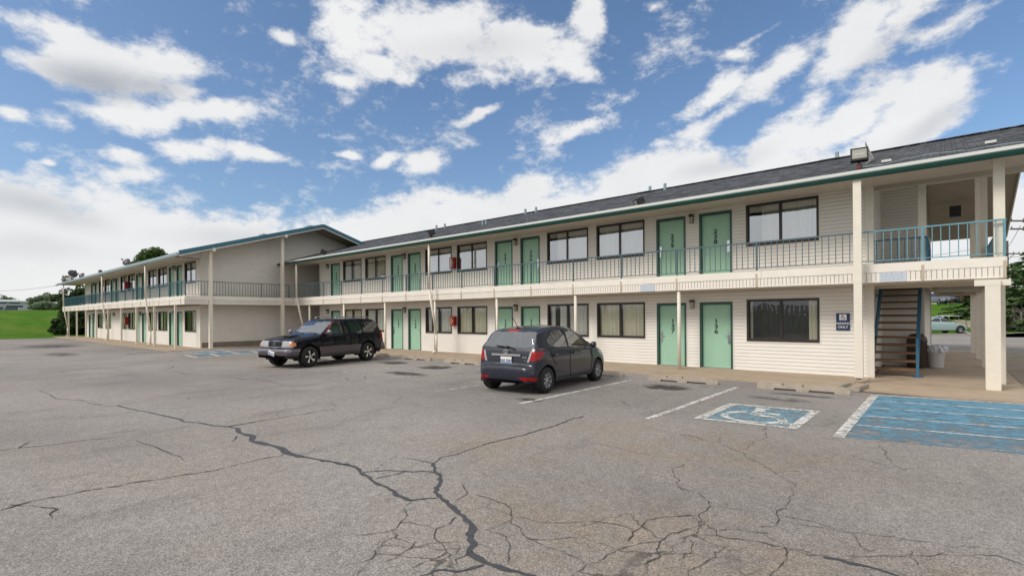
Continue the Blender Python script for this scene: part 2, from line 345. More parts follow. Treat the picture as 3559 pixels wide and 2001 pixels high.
def text_mesh(s,size,name,m,bold=.0,xs=1,align='CENTER',ext=.004):
    cu=bpy.data.curves.new(name,'FONT'); cu.body=s; cu.size=size; cu.align_x=align; cu.extrude=ext; cu.offset=bold; cu.resolution_u=3
    o=bpy.data.objects.new(name,cu); col.objects.link(o); dg=bpy.context.evaluated_depsgraph_get(); dg.update()
    me=bpy.data.meshes.new_from_object(o.evaluated_get(dg)); bpy.data.objects.remove(o); bpy.data.curves.remove(cu)
    me.transform(Matrix.Diagonal((xs,1,1,1))); me.materials.clear(); me.materials.append(m); me.transform(Matrix.Rotation(R(90),4,'X')); return me
def place(me,name,parent,loc):
    o=bpy.data.objects.new(name,me); col.objects.link(o); o.parent=parent; o.location=loc; return o
DW,DH=1.04,2.12
def mesh_once(cache={}):
    return cache
MC={}
def door_meshes():
    a=MB(); a.box(.075,DW-.075,.075,.12,.02,DH-.085); MC['door']=a.mesh('door',M['green_door'])
    f=MB()
    f.box(0,.07,-.012,.15,0,DH); f.box(DW-.07,DW,-.012,.15,0,DH); f.box(.07,DW-.07,-.010,.15,DH-.08,DH)
    f.box(-.03,0,-.018,.01,0,DH+.03,1); f.box(DW,DW+.03,-.018,.01,0,DH+.03,1); f.box(0,DW,-.018,.01,DH,DH+.03,1); f.box(.07,DW-.07,-.01,.15,-.01,.018,2)
    MC['dframe']=f.mesh('frame',[M['green_frame'],M['trim'],M['steel']])
    h=MB(); h.box(-.04,.04,-.026,0,.80,1.03); h.box(-.04,.04,-.03,0,1.06,1.18); h.cyl((0,-.03,1.03),(0,-.065,1.03),.012); h.bar((0,-.062,1.03),(.11,-.062,1.03),.018,.02)
    MC['handleL']=h.mesh('handle',M['steel'])
    h=MB(); h.box(-.04,.04,-.026,0,.80,1.03); h.box(-.04,.04,-.03,0,1.06,1.18); h.cyl((0,-.03,1.03),(0,-.065,1.03),.012); h.bar((0,-.062,1.03),(-.11,-.062,1.03),.018,.02)
    MC['handleR']=h.mesh('handle',M['steel'])
    for d in '0123456789': MC['n'+d]=text_mesh(d,.19,'digit',M['digit'],bold=.004,xs=1.3)
door_meshes()
def add_door(root,x,Y,z,side,number=None):
    r=root.location
    d=place(MC['door'],'door',root,Vector((x,Y,z))-r)
    place(MC['dframe'],'frame',d,(0,0,0))
    place(MC['handle'+side],'handle',d,(.135 if side=='L' else DW-.135,.075,0))
    if number:
        me=bpy.data.meshes.new('room_number'); bm=bmesh.new()
        for i,ch in enumerate(number):
            t=bmesh.new(); t.from_mesh(MC['n'+ch]); bmesh.ops.translate(t,verts=t.verts,vec=(0,0,-.165*i)); tmp=bpy.data.meshes.new('t'); t.to_mesh(tmp); bm.from_mesh(tmp); t.free(); bpy.data.meshes.remove(tmp)
        bm.to_mesh(me); bm.free(); me.materials.append(M['digit'])
        place(me,'room_number',d,(DW*.5+(.02 if side=='L' else -.02),.068,1.44))
WW,WH=1.95,1.28
def win_meshes():
    f=MB(); t=.06
    f.box(0,t,-.022,.10,0,WH); f.box(WW-t,WW,-.022,.10,0,WH); f.box(t,WW-t,-.024,.10,WH-t-.01,WH); f.box(t,WW-t,-.024,.10,0,.085)
    f.box(WW*.485,WW*.485+.05,.0,.07,.085,WH-t-.01)
    f.box(t,t+.03,.03,.07,.085,WH-t-.01,2); f.box(WW*.485-.03,WW*.485,.03,.07,.085,WH-t-.01,2)
    f.box(-.03,0,-.018,.01,-.03,WH+.03,1); f.box(WW,WW+.03,-.018,.01,-.03,WH+.03,1); f.box(0,WW,-.018,.01,WH,WH+.03,1); f.box(0,WW,-.018,.01,-.03,0,1)
    MC['wframe']=f.mesh('window',[M['winframe'],M['trim'],M['winframe']])
    for k in ('glass','glass_low'):
        g=MB(); g.quad((.06,.045,.08),(WW*.485+.02,.045,.08),(WW*.485+.02,.045,WH-.06),(.06,.045,WH-.06)); g.quad((WW*.485+.02,.030,.08),(WW-.06,.030,.08),(WW-.06,.030,WH-.06),(WW*.485+.02,.030,WH-.06))
        MC['p_'+k]=g.mesh('pane',M[k])
win_meshes()
def curtain_mesh(spans,seed,m):
    g=MB(); r=random.Random(seed)
    for a,b in spans:
        n=max(6,int((b-a)*60)); pts=[]; ph=r.random()*6
        for i in range(n+1):
            x=a+(b-a)*i/n; y=.14+.022*math.sin(x*38+ph+1.2*math.sin(x*7))+.008*math.sin(x*91+ph)
            pts.append((x,y))
        for (x,y),(x2,y2) in zip(pts[:-1],pts[1:]):
            g.quad((x,y,.02),(x2,y2,.02),(x2,y2,WH-.02),(x,y,WH-.02))
    return g.mesh('curtain',m,True)
def add_window(root,x,Y,z,spans,seed,glassk='glass',warm=False,label=None):
    w=place(MC['wframe'],'window',root,Vector((x,Y,z))-root.location)
    place(MC['p_'+glassk],'pane',w,(0,0,0))
    for si,sp in enumerate(spans): place(curtain_mesh([sp],seed+si*5,M['curtain_warm'] if warm else M['curtain']),'curtain',w,(0,0,0))
    if label: w['label']=label
    return w
def lamp_mesh():
    g=MB(); g.box(-.05,.05,-.02,0,0,.27); g.box(-.06,.06,-.16,-.0,.20,.28); g.box(-.045,.045,-.14,-.02,.0,.20,1); g.box(-.05,.05,-.145,-.13,.0,.012)
    MC['lamp']=g.mesh('wall_lamp',[M['black'],M['lampglass']])
lamp_mesh()
ALL=[(.0,WW)]
CL=[(.07,.90),(1.0,WW-.07)]
def railing(name,root,pts,posts,m,pick=.153,drop=True,z0=3.02,z1=3.76):
    """teal rail: top bar, bottom bar and pickets along pts; taller posts reach down over the fascia"""
    g=MB(); lo=MB()
    for a,b in zip(pts[:-1],pts[1:]):
        a=Vector(a);b=Vector(b);L=(b-a).length; d=(b-a)/L
        g.bar(a+Vector((0,0,z1)),b+Vector((0,0,z1)),.042,.035); g.bar(a+Vector((0,0,z0)),b+Vector((0,0,z0)),.03,.02)
        n=int(L/pick)
        for i in range(n+1):
            p=a+d*(L*i/n); g.box(p.x-.009,p.x+.009,p.y-.009,p.y+.009,z0,z1-.015)
    o=g.build(name,m,root,fix=True)
    for p in posts:
        s=MB(); s.box(p[0]-.022,p[0]+.022,p[1]-.022,p[1]+.022,2.86,z1-.018); 
        if drop: s.box(p[0]-.026,p[0]+.026,p[1]-.05,p[1]-.004,2.50,2.86,1)
        s.build('rail_post',[m,M['strap']],o,fix=True)
    return o
def fascia(mb,a,b,n,z0=2.48,zm=2.73,z1=2.945):
    """balcony edge: flat board over ribbed skirt of vertical siding; n = outward normal"""
    a=Vector(a);b=Vector(b);n=Vector(n);L=(b-a).length;d=(b-a)/L
    def bx(s,e,o0,o1,za,zb,mi=0):
        p=[a+d*s+n*o0,a+d*e+n*o0,a+d*e+n*o1,a+d*s+n*o1]; k=len(mb.v)
        mb.v+=[(q.x,q.y,za) for q in p]+[(q.x,q.y,zb) for q in p]
        for f in ((0,3,2,1),(4,5,6,7),(0,1,5,4),(1,2,6,5),(2,3,7,6),(3,0,4,7)): mb.f.append(tuple(k+i for i in f)); mb.m.append(mi)
    s=0; r=random.Random(int(L*10))
    while s<L:                                  # boards of uneven length, slightly out of line with one another
        e=min(L,s+r.uniform(2.6,4.2)); o=r.uniform(-.004,.006)
        bx(s+.003,e-.003,-.02,.022+o,zm+r.uniform(-.004,.006),z1); s=e
    bx(0,L,-.03,0,z0+.01,zm,1); bx(0,L,-.02,.016,z0,z0+.03)  # dark backing paints shade into the skirt grooves
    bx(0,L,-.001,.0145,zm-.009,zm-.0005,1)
    n_=int(L/.094)
    for i in range(n_): bx(L*i/n_+.007,L*(i+1)/n_-.007,0,.012,z0+.03,zm-.008)
def roofz(Y,Ye,zt=5.25): return zt+SL*(Y-Ye)

# ------------------------------------------------------------------ main wing
YM=16.618; YB=YM-DB; YE=YM-DE; YR=YE+8.2; YRB=2*YR-YM; YBB=2*YR-YB; YEB=2*YR-YE   # front wall, balcony edge, eave, ridge and their rear twins
XL=-32.6; XC=-30.2; X1=-1.64; XBAL=1.0; XRO=2.05
main=empty('motel_wing',(-15,YM,0),label='long cream motel wing with green doors numbered 136 to 244, stairs at its near end',cat='motel building')
def rooms(root,Y,x0,x1,dl,du,wl,wu,lampz=True):
    ops_l=[(x,x+DW,0,DH) for x,_,_ in dl]+[(w[0],w[0]+WW,.89,.89+WH) for w in wl]
    ops_u=[(x,x+DW,ZF-.02,ZF+DH-.08) for x,_,_ in du]+[(w[0],w[0]+WW,3.79,3.79+WH) for w in wu]
    mb=MB(); facade(mb,Y,x0,x1,0,ZB,ops_l); facade(mb,Y,x0,x1,ZF-.02,ZS,ops_u)
    mb.box(x0,x1,Y-.004,Y+.02,-.05,.02,1)
    mb.box(x1-.01,x1+.05,Y-.03,Y+.05,0,ZS,2); mb.box(x0-.05,x0+.01,Y-.03,Y+.05,0,ZS,2)
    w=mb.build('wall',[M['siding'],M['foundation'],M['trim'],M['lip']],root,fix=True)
    for (x,s,num) in dl: add_door(root,x,Y,0,s,num)
    for (x,s,num) in du: add_door(root,x,Y,ZF-.05,s,num)
    for wd in wl: add_window(root,wd[0],Y,.89,wd[1],int(-wd[0]*7),'glass_low',*wd[2:])
    for wd in wu: add_window(root,wd[0],Y,3.79,wd[1],int(-wd[0]*7)+3,'glass',*wd[2:])
D=[-6.13,-7.61,-13.71,-15.18,-21.32,-22.79,-28.92]
dl=[(x,'RL'[i%2],str(136+i)) for i,x in enumerate(D)]
du=[(x,'RL'[i%2],str(238+i)) for i,x in enumerate(D)]
R2=WW-.07
wu=[(-4.68,[(.42,.92),(1.0,R2)]),(-9.99,CL),(-12.30,[(.42,.92),(1.0,R2)]),(-17.60,CL),(-19.92,[(.07,.92),(1.0,R2)]),(-25.20,CL,True),(-27.52,[(.07,.6),(1.0,R2)])]
wl=[(-4.68,[(.07,.14),(1.66,R2)],True,'wide window with its curtain drawn back to one side'),(-9.99,CL,True),(-12.30,[(.07,.3),(.52,.92),(1.0,R2)]),(-17.60,CL,True),(-19.92,[(.07,.3),(.62,.92),(1.0,R2)]),(-25.20,[(.07,.8),(1.0,R2)]),(-27.52,CL,True)]
rooms(main,YM,XC,X1,dl,du,wl,wu)
YA=21.0; XE=-.58                                     # stair alcove back wall; rear block end wall
g=MB()
laps(g,(X1,0,0),(0,1,0),(1,0,0),YM,YA,0,ZB); laps(g,(X1,0,0),(0,1,0),(1,0,0),YM,YA,ZB,6.4)
laps(g,(0,YA,0),(1,0,0),(0,-1,0),X1,XE,0,6.85)
laps(g,(XE,0,0),(0,1,0),(1,0,0),YA,YRB,0,7.2,roof=lambda z,a,b:(a,b) if z<5.2 else (max(a,YE+(z-5.1)/SL),min(b,YEB-(z-5.1)/SL)))
g.box(XE-.01,XE+.05,YA-.03,YA+.10,0,6.2,1); g.box(XE-.02,XE+.06,YRB-.12,YRB+.02,0,ZS,1)
# rear and left walls and dark room backs keep the inside of the block closed
g.box(XC,XE-.02,YRB,YRB+.1,0,ZS,0); g.box(XC,XC+.04,YM+.06,YRB,0,ZS+.2,0)
laps(g,(XC,0,0),(0,1,0),(-1,0,0),YM,YRB,0,ZS)
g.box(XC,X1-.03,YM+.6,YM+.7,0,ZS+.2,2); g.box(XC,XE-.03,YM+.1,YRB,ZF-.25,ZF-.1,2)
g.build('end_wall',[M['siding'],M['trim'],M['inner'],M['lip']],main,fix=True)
def roof(root,x0,x1,Ye,Yr,rear_from=None,x0r=None):
    """gable roof with soffit, white fascia and gutter; rear_from/x0r let the upper part run on past the lower wing"""
    Yb=2*Yr-Ye; zt=ZT; zr=roofz(Yr,Ye); t=.12
    g=MB()
    def slab(xa,xb,ya,yb,za,zb):
        g.quad((xa,ya,za),(xb,ya,za),(xb,yb,zb),(xa,yb,zb)); g.quad((xa,ya,za-t),(xa,yb,zb-t),(xb,yb,zb-t),(xb,ya,za-t),1)
        for x in (xa,xb): g.quad((x,ya,za),(x,yb,zb),(x,yb,zb-t),(x,ya,za-t),1)
    if rear_from:
        zm=roofz(rear_from,Ye); slab(x0,x1,Ye,rear_from,zt,zm); slab(x0r,x1,rear_from,Yr,zm,zr); slab(x0r,x1,Yr,Yb,zr,zt)
    else: slab(x0,x1,Ye,Yr,zt,zr); slab(x0,x1,Yr,Yb,zr,zt)
    g.bar((x0r or x0,Yr,zr+.012),(x1,Yr,zr+.012),.30,.03)
    r=g.build('roof',[M['shingle'],M['deck_under']],root,fix=False); 
    for v in r.data.vertices: v.co-=root.location
    return r,zr
rf,ZR=roof(main,XL,XRO,YE,YR,rear_from=20.2,x0r=-40)
g=MB()                                             # white fascia strip over the green gutter
g.box(XL,XRO,YE-.02,YE-.001,5.13,5.248); g.build('fascia',M['white'],rf,fix=True)
g=MB(); pr=[(-.025,5.155),(-.13,5.148),(-.135,5.12),(-.12,5.06),(-.10,5.022),(-.03,5.018),(-.022,5.02)]
for (a,b),(c,d) in zip(pr[:-1],pr[1:]): g.quad((XL,YE+a,b),(XRO-.02,YE+a,b),(XRO-.02,YE+c,d),(XL,YE+c,d))
for x in (XL,XRO-.02): g.poly([(x,YE+a,b) for a,b in pr])
g.build('gutter',M['gutter'],rf,fix=True)
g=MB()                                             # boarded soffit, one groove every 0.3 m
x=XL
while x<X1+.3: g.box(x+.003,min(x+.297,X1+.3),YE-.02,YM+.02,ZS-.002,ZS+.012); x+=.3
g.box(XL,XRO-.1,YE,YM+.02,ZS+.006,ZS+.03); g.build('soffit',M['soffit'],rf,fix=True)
g=MB()                                             # end rake boards, both slopes
for s in (0,1):
    a=(XRO+.004,YE-.02,ZT) if s==0 else (XRO+.004,YEB+.02,ZT); b=(XRO+.004,YR,ZR)
    for zo,h,mi in ((-.06,.2,0),(-.185,.06,1)):
        g.bar((a[0]+(.016 if mi==0 else 0),a[1],a[2]+zo),(b[0]+(.016 if mi==0 else 0),b[1],b[2]+zo),.03,h,mi)
g.build('rake_board',[M['rake'],M['trim']],rf,fix=True)
# vent pipes near the ridge and short ones on the slope
def vent(root,rfo,px,py,Yp,Ye,r=.07,h=.28,flash=True):
    p=onY(px,py,Yp); zb=roofz(Yp,Ye); g=MB(); g.cyl((p.x,Yp,zb-.03),(p.x,Yp,zb+h),r,12)
    if flash: g.bar((p.x-.55,Yp-.15,zb+.02),(p.x+.12,Yp-.15,zb+.02),.22,.02)
    g.build('vent_pipe',M['pipe'],rfo,fix=True,smooth=False)
for px,py,fl in ((1517,783,0),(1546,779,0),(1826,727,0),(1863,720,0),(2259,650,1),(2311,638,0),(2909,531,1)): vent(main,rf,px,py,YR-.35,YE,flash=fl)
for px,py in ((1683,783),(3443,512),(3081,566)):
    Yp={1683:18.6,3443:16.6,3081:15.9}[px]; p=onY(px,py,Yp); g=MB()
    if px==1683:
        g.cyl((p.x-.12,Yp,roofz(Yp,YE)),(p.x-.12,Yp,roofz(Yp,YE)+.22),.045,10); g.build('roof_vent',M['pipe'],rf,fix=True); g=MB(); g.cyl((p.x+.12,Yp,roofz(Yp,YE)),(p.x+.12,Yp,roofz(Yp,YE)+.22),.045,10)
    else: g.box(p.x-.10,p.x+.10,Yp-.05,Yp+.05,roofz(Yp,YE)+.03,roofz(Yp,YE)+.09)
    g.build('roof_vent',M['pipe'] if px==1683 else M['white'],rf,fix=True)
g=MB(); pts=[(3000,585),(3070,577),(3110,566),(3150,556),(3200,545),(3260,536),(3330,530),(3370,528),(3430,515),(3500,505),(3559,498)]
q=[]
for px,py in pts:                                   # cable lying on the shingles: meet the roof plane
    d=ray(px,py); t=(5.375-SL*YE-H)/(d.z-SL*d.y); p=O+d*t; q.append((p.x,p.y,p.z+.03))
g.tube(q,.009,6); g.build('roof_cable',M['pipe'],rf,fix=True)
# floodlights on the eave
def floodlight(root,rfo,px,py,yaw,tilt,sz,Y=None,Ye=YE,lab=None):
    Y=Ye+.25 if Y is None else Y; p=onY(px,py,Y); g=MB(); w,h,d=sz
    g.box(-w/2,w/2,-d/2,d/2,-h/2,h/2); g.box(-w*.42,w*.42,-d/2-.012,-d/2,-h*.36,h*.42,1); g.box(-w/2-.008,w/2+.008,-d/2-.02,-d/2+.02,h*.44,h/2+.01); g.box(-w/2-.008,w/2+.008,-d/2-.02,-d/2+.02,-h/2-.01,-h*.40)
    g.box(-w/2-.008,-w*.43,-d/2-.02,-d/2+.02,-h/2,h/2); g.box(w*.43,w/2+.008,-d/2-.02,-d/2+.02,-h/2,h/2); g.box(-w*.3,w*.3,-d/2-.016,-d/2-.012,-.01,.012,2)
    g.xf(Matrix.Rotation(yaw,4,'Z')@Matrix.Rotation(tilt,4,'X'))
    k=len(g.v); zb=roofz(Y,Ye)-p.z
    g.cyl((0,0,zb),(0,0,-h*.3),.03,8,0); g.cyl((0,0,zb),(0,0,zb+.12),.055,8,3)
    g.xf(Matrix.Translation(p-root.location-rfo.location))
    o=g.build('floodlight',[M['black'],M['lampglass'],M['steel'],M['rust']],rfo)
    if lab: o['label']=lab
floodlight(main,rf,2986,541,R(10),R(-12),(.36,.31,.15),lab='large square floodlight tilted up towards the lot')
floodlight(main,rf,2222,700,R(-38),R(25),(.24,.20,.26)); floodlight(main,rf,1500,808,R(-38),R(25),(.26,.22,.28)); floodlight(main,rf,1126,876,R(-30),R(-25),(.28,.24,.3))
# balcony
g=MB()
g.box(XL+1.1,XBAL,YB+.02,17.25,ZB+.03,ZF); g.box(XL+1.1,X1,17.25,YM+.001,ZB+.03,ZF) if False else None
g.box(XE+.22,XBAL,17.25,YBB,ZB+.04,ZF); g.box(XC,XE,YRB+.1,YBB,ZB+.04,ZF)
x=XL+1.1
while x<XBAL-.1: g.box(x+.004,min(x+.196,XBAL),YB+.02,YM-.005,ZB+.008,ZB+.025,1); x+=.2
x=X1+.05
while x<XBAL-.1: g.box(x+.004,min(x+.196,XBAL),YM,17.24,ZB+.008,ZB+.025,1); x+=.2
g.box(X1,XBAL,17.2,17.3,ZB-.06,ZB+.02,1); g.box(XE+.15,XBAL,20.9,21.1,ZB-.08,ZB+.03,1)
bal=g.build('balcony',[M['concrete'],M['soffit']],main,fix=True)
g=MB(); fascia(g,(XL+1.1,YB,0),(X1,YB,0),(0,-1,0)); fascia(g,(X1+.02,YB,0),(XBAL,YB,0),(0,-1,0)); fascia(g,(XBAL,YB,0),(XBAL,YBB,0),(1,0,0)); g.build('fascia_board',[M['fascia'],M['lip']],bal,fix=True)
XP=[-4.10]+[-6.44-1.948*k for k in range(0,12)]
railing('railing',main,[(-31.4,YB+.02,0),(-1.72,YB+.02,0)],[(x,YB+.02) for x in XP]+[(-28.3,YB+.02)][:0],M['rail'])
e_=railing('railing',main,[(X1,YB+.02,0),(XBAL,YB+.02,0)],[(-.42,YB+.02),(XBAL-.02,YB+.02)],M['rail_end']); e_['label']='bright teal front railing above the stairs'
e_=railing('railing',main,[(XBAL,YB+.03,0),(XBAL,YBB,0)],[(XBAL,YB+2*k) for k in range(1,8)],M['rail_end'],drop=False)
e_=railing('railing',main,[(X1+.03,17.27,0),(XE+.2,17.27,0),(XE+.2,20.8,0)],[(XE+.2,17.27),(X1+.04,17.27),(XE+.2,20.8)],M['stair_blue'],drop=False,z0=3.0,z1=3.72); e_['label']='blue guard railing round the stair opening'
# columns, posts and downspouts
for k in range(7):
    X=-6.41-3.876*k
    if X<-30: X=-30.5
    g=MB(); g.cyl((X,YB+.08,0),(X,YB+.08,ZB+.03),.056,14); g.build('post',M['post'],main,smooth=True,fix=True)
for (X,Y,w,z1,nm) in ((.78,15.52,.25,ZB-.02,0),(1.0,16.95,.15,ZB+.03,0),(.92,21.8,.16,6.95,0),(.91,25.6,.15,6.8,0),(.88,29.2,.2,5.6,0),(.91,15.74,.19,5.3,1)):
    g=MB(); g.box(X-w/2,X+w/2,Y-w/2,Y+w/2,ZF if nm else 0,z1)
    if X==.78: g.box(X-.30,X+.13,Y-.13,Y+.02,ZB-.14,ZB-.005); g.box(X+.13,1.08,Y-.02,Y+.16,ZB-.14,ZB-.005)
    g.build('column',M['post'],main,fix=True)
g=MB(); g.box(X1,X1+.17,YM-.02,YM+.13,0,ZS,0); g.box(XE+.02,XE+.19,17.3,17.47,ZF,5.79); g.box(.35,XRO-.06,15.66,15.82,5.16,5.30,0) 
g.build('corner_board',M['trim'],main,fix=True)
def downspout(root,X,Ytop,Ybot,kind='round',kick=0):
    g=MB()
    if kind=='round':
        g.tube([(X,Ytop,5.12),(X,Ytop,2.95),(X+kick,Ybot,.9),(X+kick,Ybot,.12)],.055,12); g.tube([(X+kick,Ybot,.14),(X+kick-.14,Ybot-.1,.06)],.05,10)
    else:
        g.box(X-.085,X+.085,Ytop,Ytop+.13,1.35,5.1); g.box(X-.075,X+.095,Ytop-.008,Ytop+.122,.12,1.35); g.box(X-.06,X+.075,Ytop-.012,Ytop+.1,.10,.125,1)
    g.build('downspout',[M['post'],M['black']],root,smooth=(kind=='round'),fix=True)
downspout(main,-17.9,YE+.05,YB-.06,kick=.1); downspout(main,-30.38,YE+.05,YB-.06,kick=.25); downspout(main,-1.66,YE-.02,YE,'rect')
for X in (-6.35,-13.93,-21.55,-29.15):
    xx=X+.0 if X>-29 else -29.2
    for z in (1.92,4.72):
        place(MC['lamp'],'wall_lamp',main,Vector((xx,YM-.012,z))-main.location)
g=MB(); g.box(-.45,.45,-.3,.3,-.12,0); g.xf(Matrix.Translation(Vector((.28,18.3,ZB-.01)))); g.build('ceiling_lamp',M['lampglass'],main,fix=True)
g=MB(); g.box(-.35,.35,-.15,.15,-.10,0); g.xf(Matrix.Translation(Vector((.15,24.4,ZB+.02)))); g.build('ceiling_lamp',M['lampglass'],main,fix=True)
g=MB(); g.box(-.18,.18,-.18,.18,-.14,.3); g.xf(Matrix.Translation(Vector((.3,27.5,5.75)))); g.build('ceiling_lamp',M['black'],main,fix=True)
g=MB(); g.box(X1,XRO-.1,17.26,17.50,5.12,5.30); g.build('beam',M['soffit'],main,fix=True); g=MB(); g.box(XE,XRO-.05,20.9,21.05,5.9,6.1); g.build('beam',M['soffit'],main,fix=True)

# ------------------------------------------------------------------ left wing, standing forward of the main one
YL=10.564; LB=YL-DB; LE=YL-DE; LR=LE+8.2; LRB=2*LR-YL; LEB=2*LR-LE; XW=-63.4; XF=-67.5
left=empty('motel_wing',(-50,YL,0),label='farther motel wing standing forward, with broad grey-beige gable end and teal roof edge',cat='motel building')
dl=[(-36.69,'L',None),(-38.2,'R',None),(-44.3,'L',None),(-45.8,'R',None),(-60.4,'L',None),(-61.9,'R',None)]
du=[(-36.69,'L',None),(-38.2,'R',None),(-44.3,'L',None),(-45.8,'R',None),(-51.9,'L',None),(-53.4,'R',None),(-59.4,'L',None),(-60.9,'R',None)]
wl=[(-35.2,[(1.0,R2)]),(-40.45,[(.07,.9)]),(-42.7,CL),(-48,CL),(-50.2,[(.07,.9)]),(-55.3,CL),(-58.2,CL)]
wu=[(-35.2,[(1.0,R2)]),(-40.45,[(.07,1.0)]),(-42.7,CL),(-48,CL),(-50.2,CL),(-55.5,CL),(-57.7,[(1.0,R2)])]
rooms(left,YL,XW,XL-.03,dl,du,wl,wu)
g=MB()
def lroof(z,a,b): return (a,b) if z<5.15 else (max(a,LE+(z-5.2)/SL),min(b,LEB-(z-5.2)/SL))
laps(g,(XL,0,0),(0,1,0),(1,0,0),YL,LRB,.3,7.6,roof=lroof)
g.box(XL-.2,XL+.006,YL+.05,LRB,-.05,.30,1); g.box(XW,XL-.06,LRB,LRB+.1,0,ZS); g.box(XW,XW+.04,YL+.05,LRB,0,ZS+.2)
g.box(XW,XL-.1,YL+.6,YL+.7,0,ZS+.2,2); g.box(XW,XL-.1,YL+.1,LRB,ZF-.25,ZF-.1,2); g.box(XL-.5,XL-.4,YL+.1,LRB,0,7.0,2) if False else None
g.poly([(XL,LE+.02,ZS),(XL,YL,ZS),(XL,YL,roofz(YL,LE)-.1),(XL,LE+.02,ZT-.08)],0)
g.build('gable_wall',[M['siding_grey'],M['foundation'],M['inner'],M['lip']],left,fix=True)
XG=-30.9
lf,LZR=roof(left,XF,XG,LE,LR)
g=MB(); g.box(XF,XG,LE-.02,LE-.001,5.13,5.255); g.build('fascia',M['pipe'],lf,fix=True)
g=MB()
for (a,b),(c,d) in zip(pr[:-1],pr[1:]): g.quad((XF,LE+a,b),(XG-.02,LE+a,b),(XG-.02,LE+c,d),(XF,LE+c,d))
for x in (XF,XG-.02): g.poly([(x,LE+a,b) for a,b in pr])
g.build('gutter',M['pipe'],lf,fix=True)
g=MB(); x=XF
while x<XL: g.box(x+.003,min(x+.297,XL),LE-.02,YL+.02,ZS-.002,ZS+.012); x+=.3
g.box(XF,XL,LE,YL+.02,ZS+.006,ZS+.03); g.build('soffit',M['soffit'],lf,fix=True)
for s in (0,1):
    a=(XG,LE-.03,ZT) if s==0 else (XG,LEB+.03,ZT); b=(XG,LR,LZR); g=MB()
    g.bar((a[0]+.022,a[1],a[2]-.055),(b[0]+.022,b[1],b[2]-.055),.035,.23,0); g.bar((a[0]+.008,a[1],a[2]-.2),(b[0]+.008,b[1],b[2]-.2),.03,.07,1)
    g.build('rake_board',[M['rake'],M['trim']],lf,fix=True)
for Yb,zb in ((10.7,5.62),(14.77,6.84)):
    g=MB(); g.box(XL,XG+.06,Yb-.08,Yb+.08,zb-.2,zb-.02); g.build('outrigger_beam',M['trim'],lf,fix=True)
for p in ((1075,776),(915,818)):                    # low vents just showing over the teal edge
    Yp=16.9 if p[0]==1075 else 14.5; q=onX(p[0],p[1],-33.0); g=MB(); g.box(-33.3,-32.7,q.y-.15,q.y+.15,roofz(q.y,LE),roofz(q.y,LE)+.16); g.build('roof_vent',M['pipe'],lf,fix=True)
g=MB(); g.box(XF,XL+1.1,LB+.02,YL-.001,ZB+.03,ZF); g.box(XL+.02,XL+1.1,YL+.001,YB+.02,ZB+.03,ZF); g.box(XL+.02,XL+1.1,YB+.02,YM+4,ZB+.03,ZF); g.box(XF,XW-.05,YL,LRB,ZB+.03,ZF)
lbal=g.build('balcony',[M['concrete'],M['soffit']],left,fix=True)
g=MB(); fascia(g,(XF,LB,0),(XL+1.1,LB,0),(0,-1,0)); fascia(g,(XL+1.1,LB,0),(XL+1.1,YB-.03,0),(1,0,0)); g.build('fascia_board',[M['fascia'],M['lip']],lbal,fix=True)
railing('railing',left,[(XF,LB+.02,0),(XL+1.08,LB+.02,0)],[(-32.2-1.95*k,LB+.02) for k in range(18)]+[(XL+1.06,LB+.02)],M['rail_dark'])
railing('railing',left,[(XL+1.08,LB+.03,0),(XL+1.08,YB-.3,0)],[(XL+1.08,LB+4.05),(XL+1.08,YB-.3)],M['rail'],drop=False)
railing('railing',left,[(XF+.02,LB+.03,0),(XF+.02,LB+12,0)],[],M['rail_dark'],drop=False)
for k in range(9):
    X=-33.45-3.95*k
    g=MB(); g.box(X-.055,X+.055,LB+.03,LB+.14,0,ZB+.03); g.build('post',M['post'],left,fix=True)
for Y,z in ((10.7,5.42),(14.77,6.66)):
    g=MB(); g.box(XL+1.07,XL+1.24,Y-.085,Y+.085,-.03,z); g.build('column',M['post'],left,fix=True)
for X,z in ((XF+.7,12.2),(XF+.7,15)):
    g=MB(); g.box(X-.08,X+.08,z-.08,z+.08,0,ZS+.3); g.build('column',M['post'],left,fix=True)
downspout(left,-37.4,LE+.05,LB-.04,kick=-.35); downspout(left,-48.7,LE+.05,LB-.04,kick=-.15); downspout(left,-64.4,LE+.05,LB-.04,kick=-.3)
for X in (-36.9,-44.5,-52.1,-59.6):
    for z in (1.92,4.72): place(MC['lamp'],'wall_lamp',left,Vector((X,YL-.012,z))-left.location)
# ================================================================== ground, lot, walks, markings
HILL=3.5
def ss(a,b,x):
    t=min(1,max(0,(x-a)/(b-a))); return t*t*(3-2*t)
def gz(x,y):
    z=-.16
    if x<-63: z+= .13+ HILL*ss(-66,-135,-(-x)) if False else .13+HILL*ss(66,135,-x)-1.0*ss(150,260,-x)
    if y>64 and x>-64: z+= 1.2*ss(64,66.5,y)*1.0+2.0*ss(66,92,y)+.004*max(0,y-92)
    if x>26: z+=.1
    return z
xs=[-1400,-900,-600,-400,-300,-240,-200,-170,-150]+[-140+4*i for i in range(45)]+[44,60,80,110,160,240,400,700,1200]
ys=[-900,-500,-250,-120,-60,-30]+[-14+3*i for i in range(16)]+[34,40,46,52,58,62,64,65,66,66.6,68,71,74,78,82,86,90,94,100,110,130,160,200,260,340,450,600,900,1400]
g=MB(); g.v=[(x,y,gz(x,y)) for y in ys for x in xs]; nx=len(xs)
for j in range(len(ys)-1):
    for i in range(nx-1): g.f.append((j*nx+i,j*nx+i+1,(j+1)*nx+i+1,(j+1)*nx+i)); g.m.append(0)
tag(g.build('ground',M['grass'],smooth=True),kind='structure',label='green mown grass rising behind the motel')
g=MB()
nx_=60
def lotedge(y): return -62.7-.25*math.sin(y*.4)-.12*math.sin(y*1.7)
yy=[-14+1.0*i for i in range(73)]
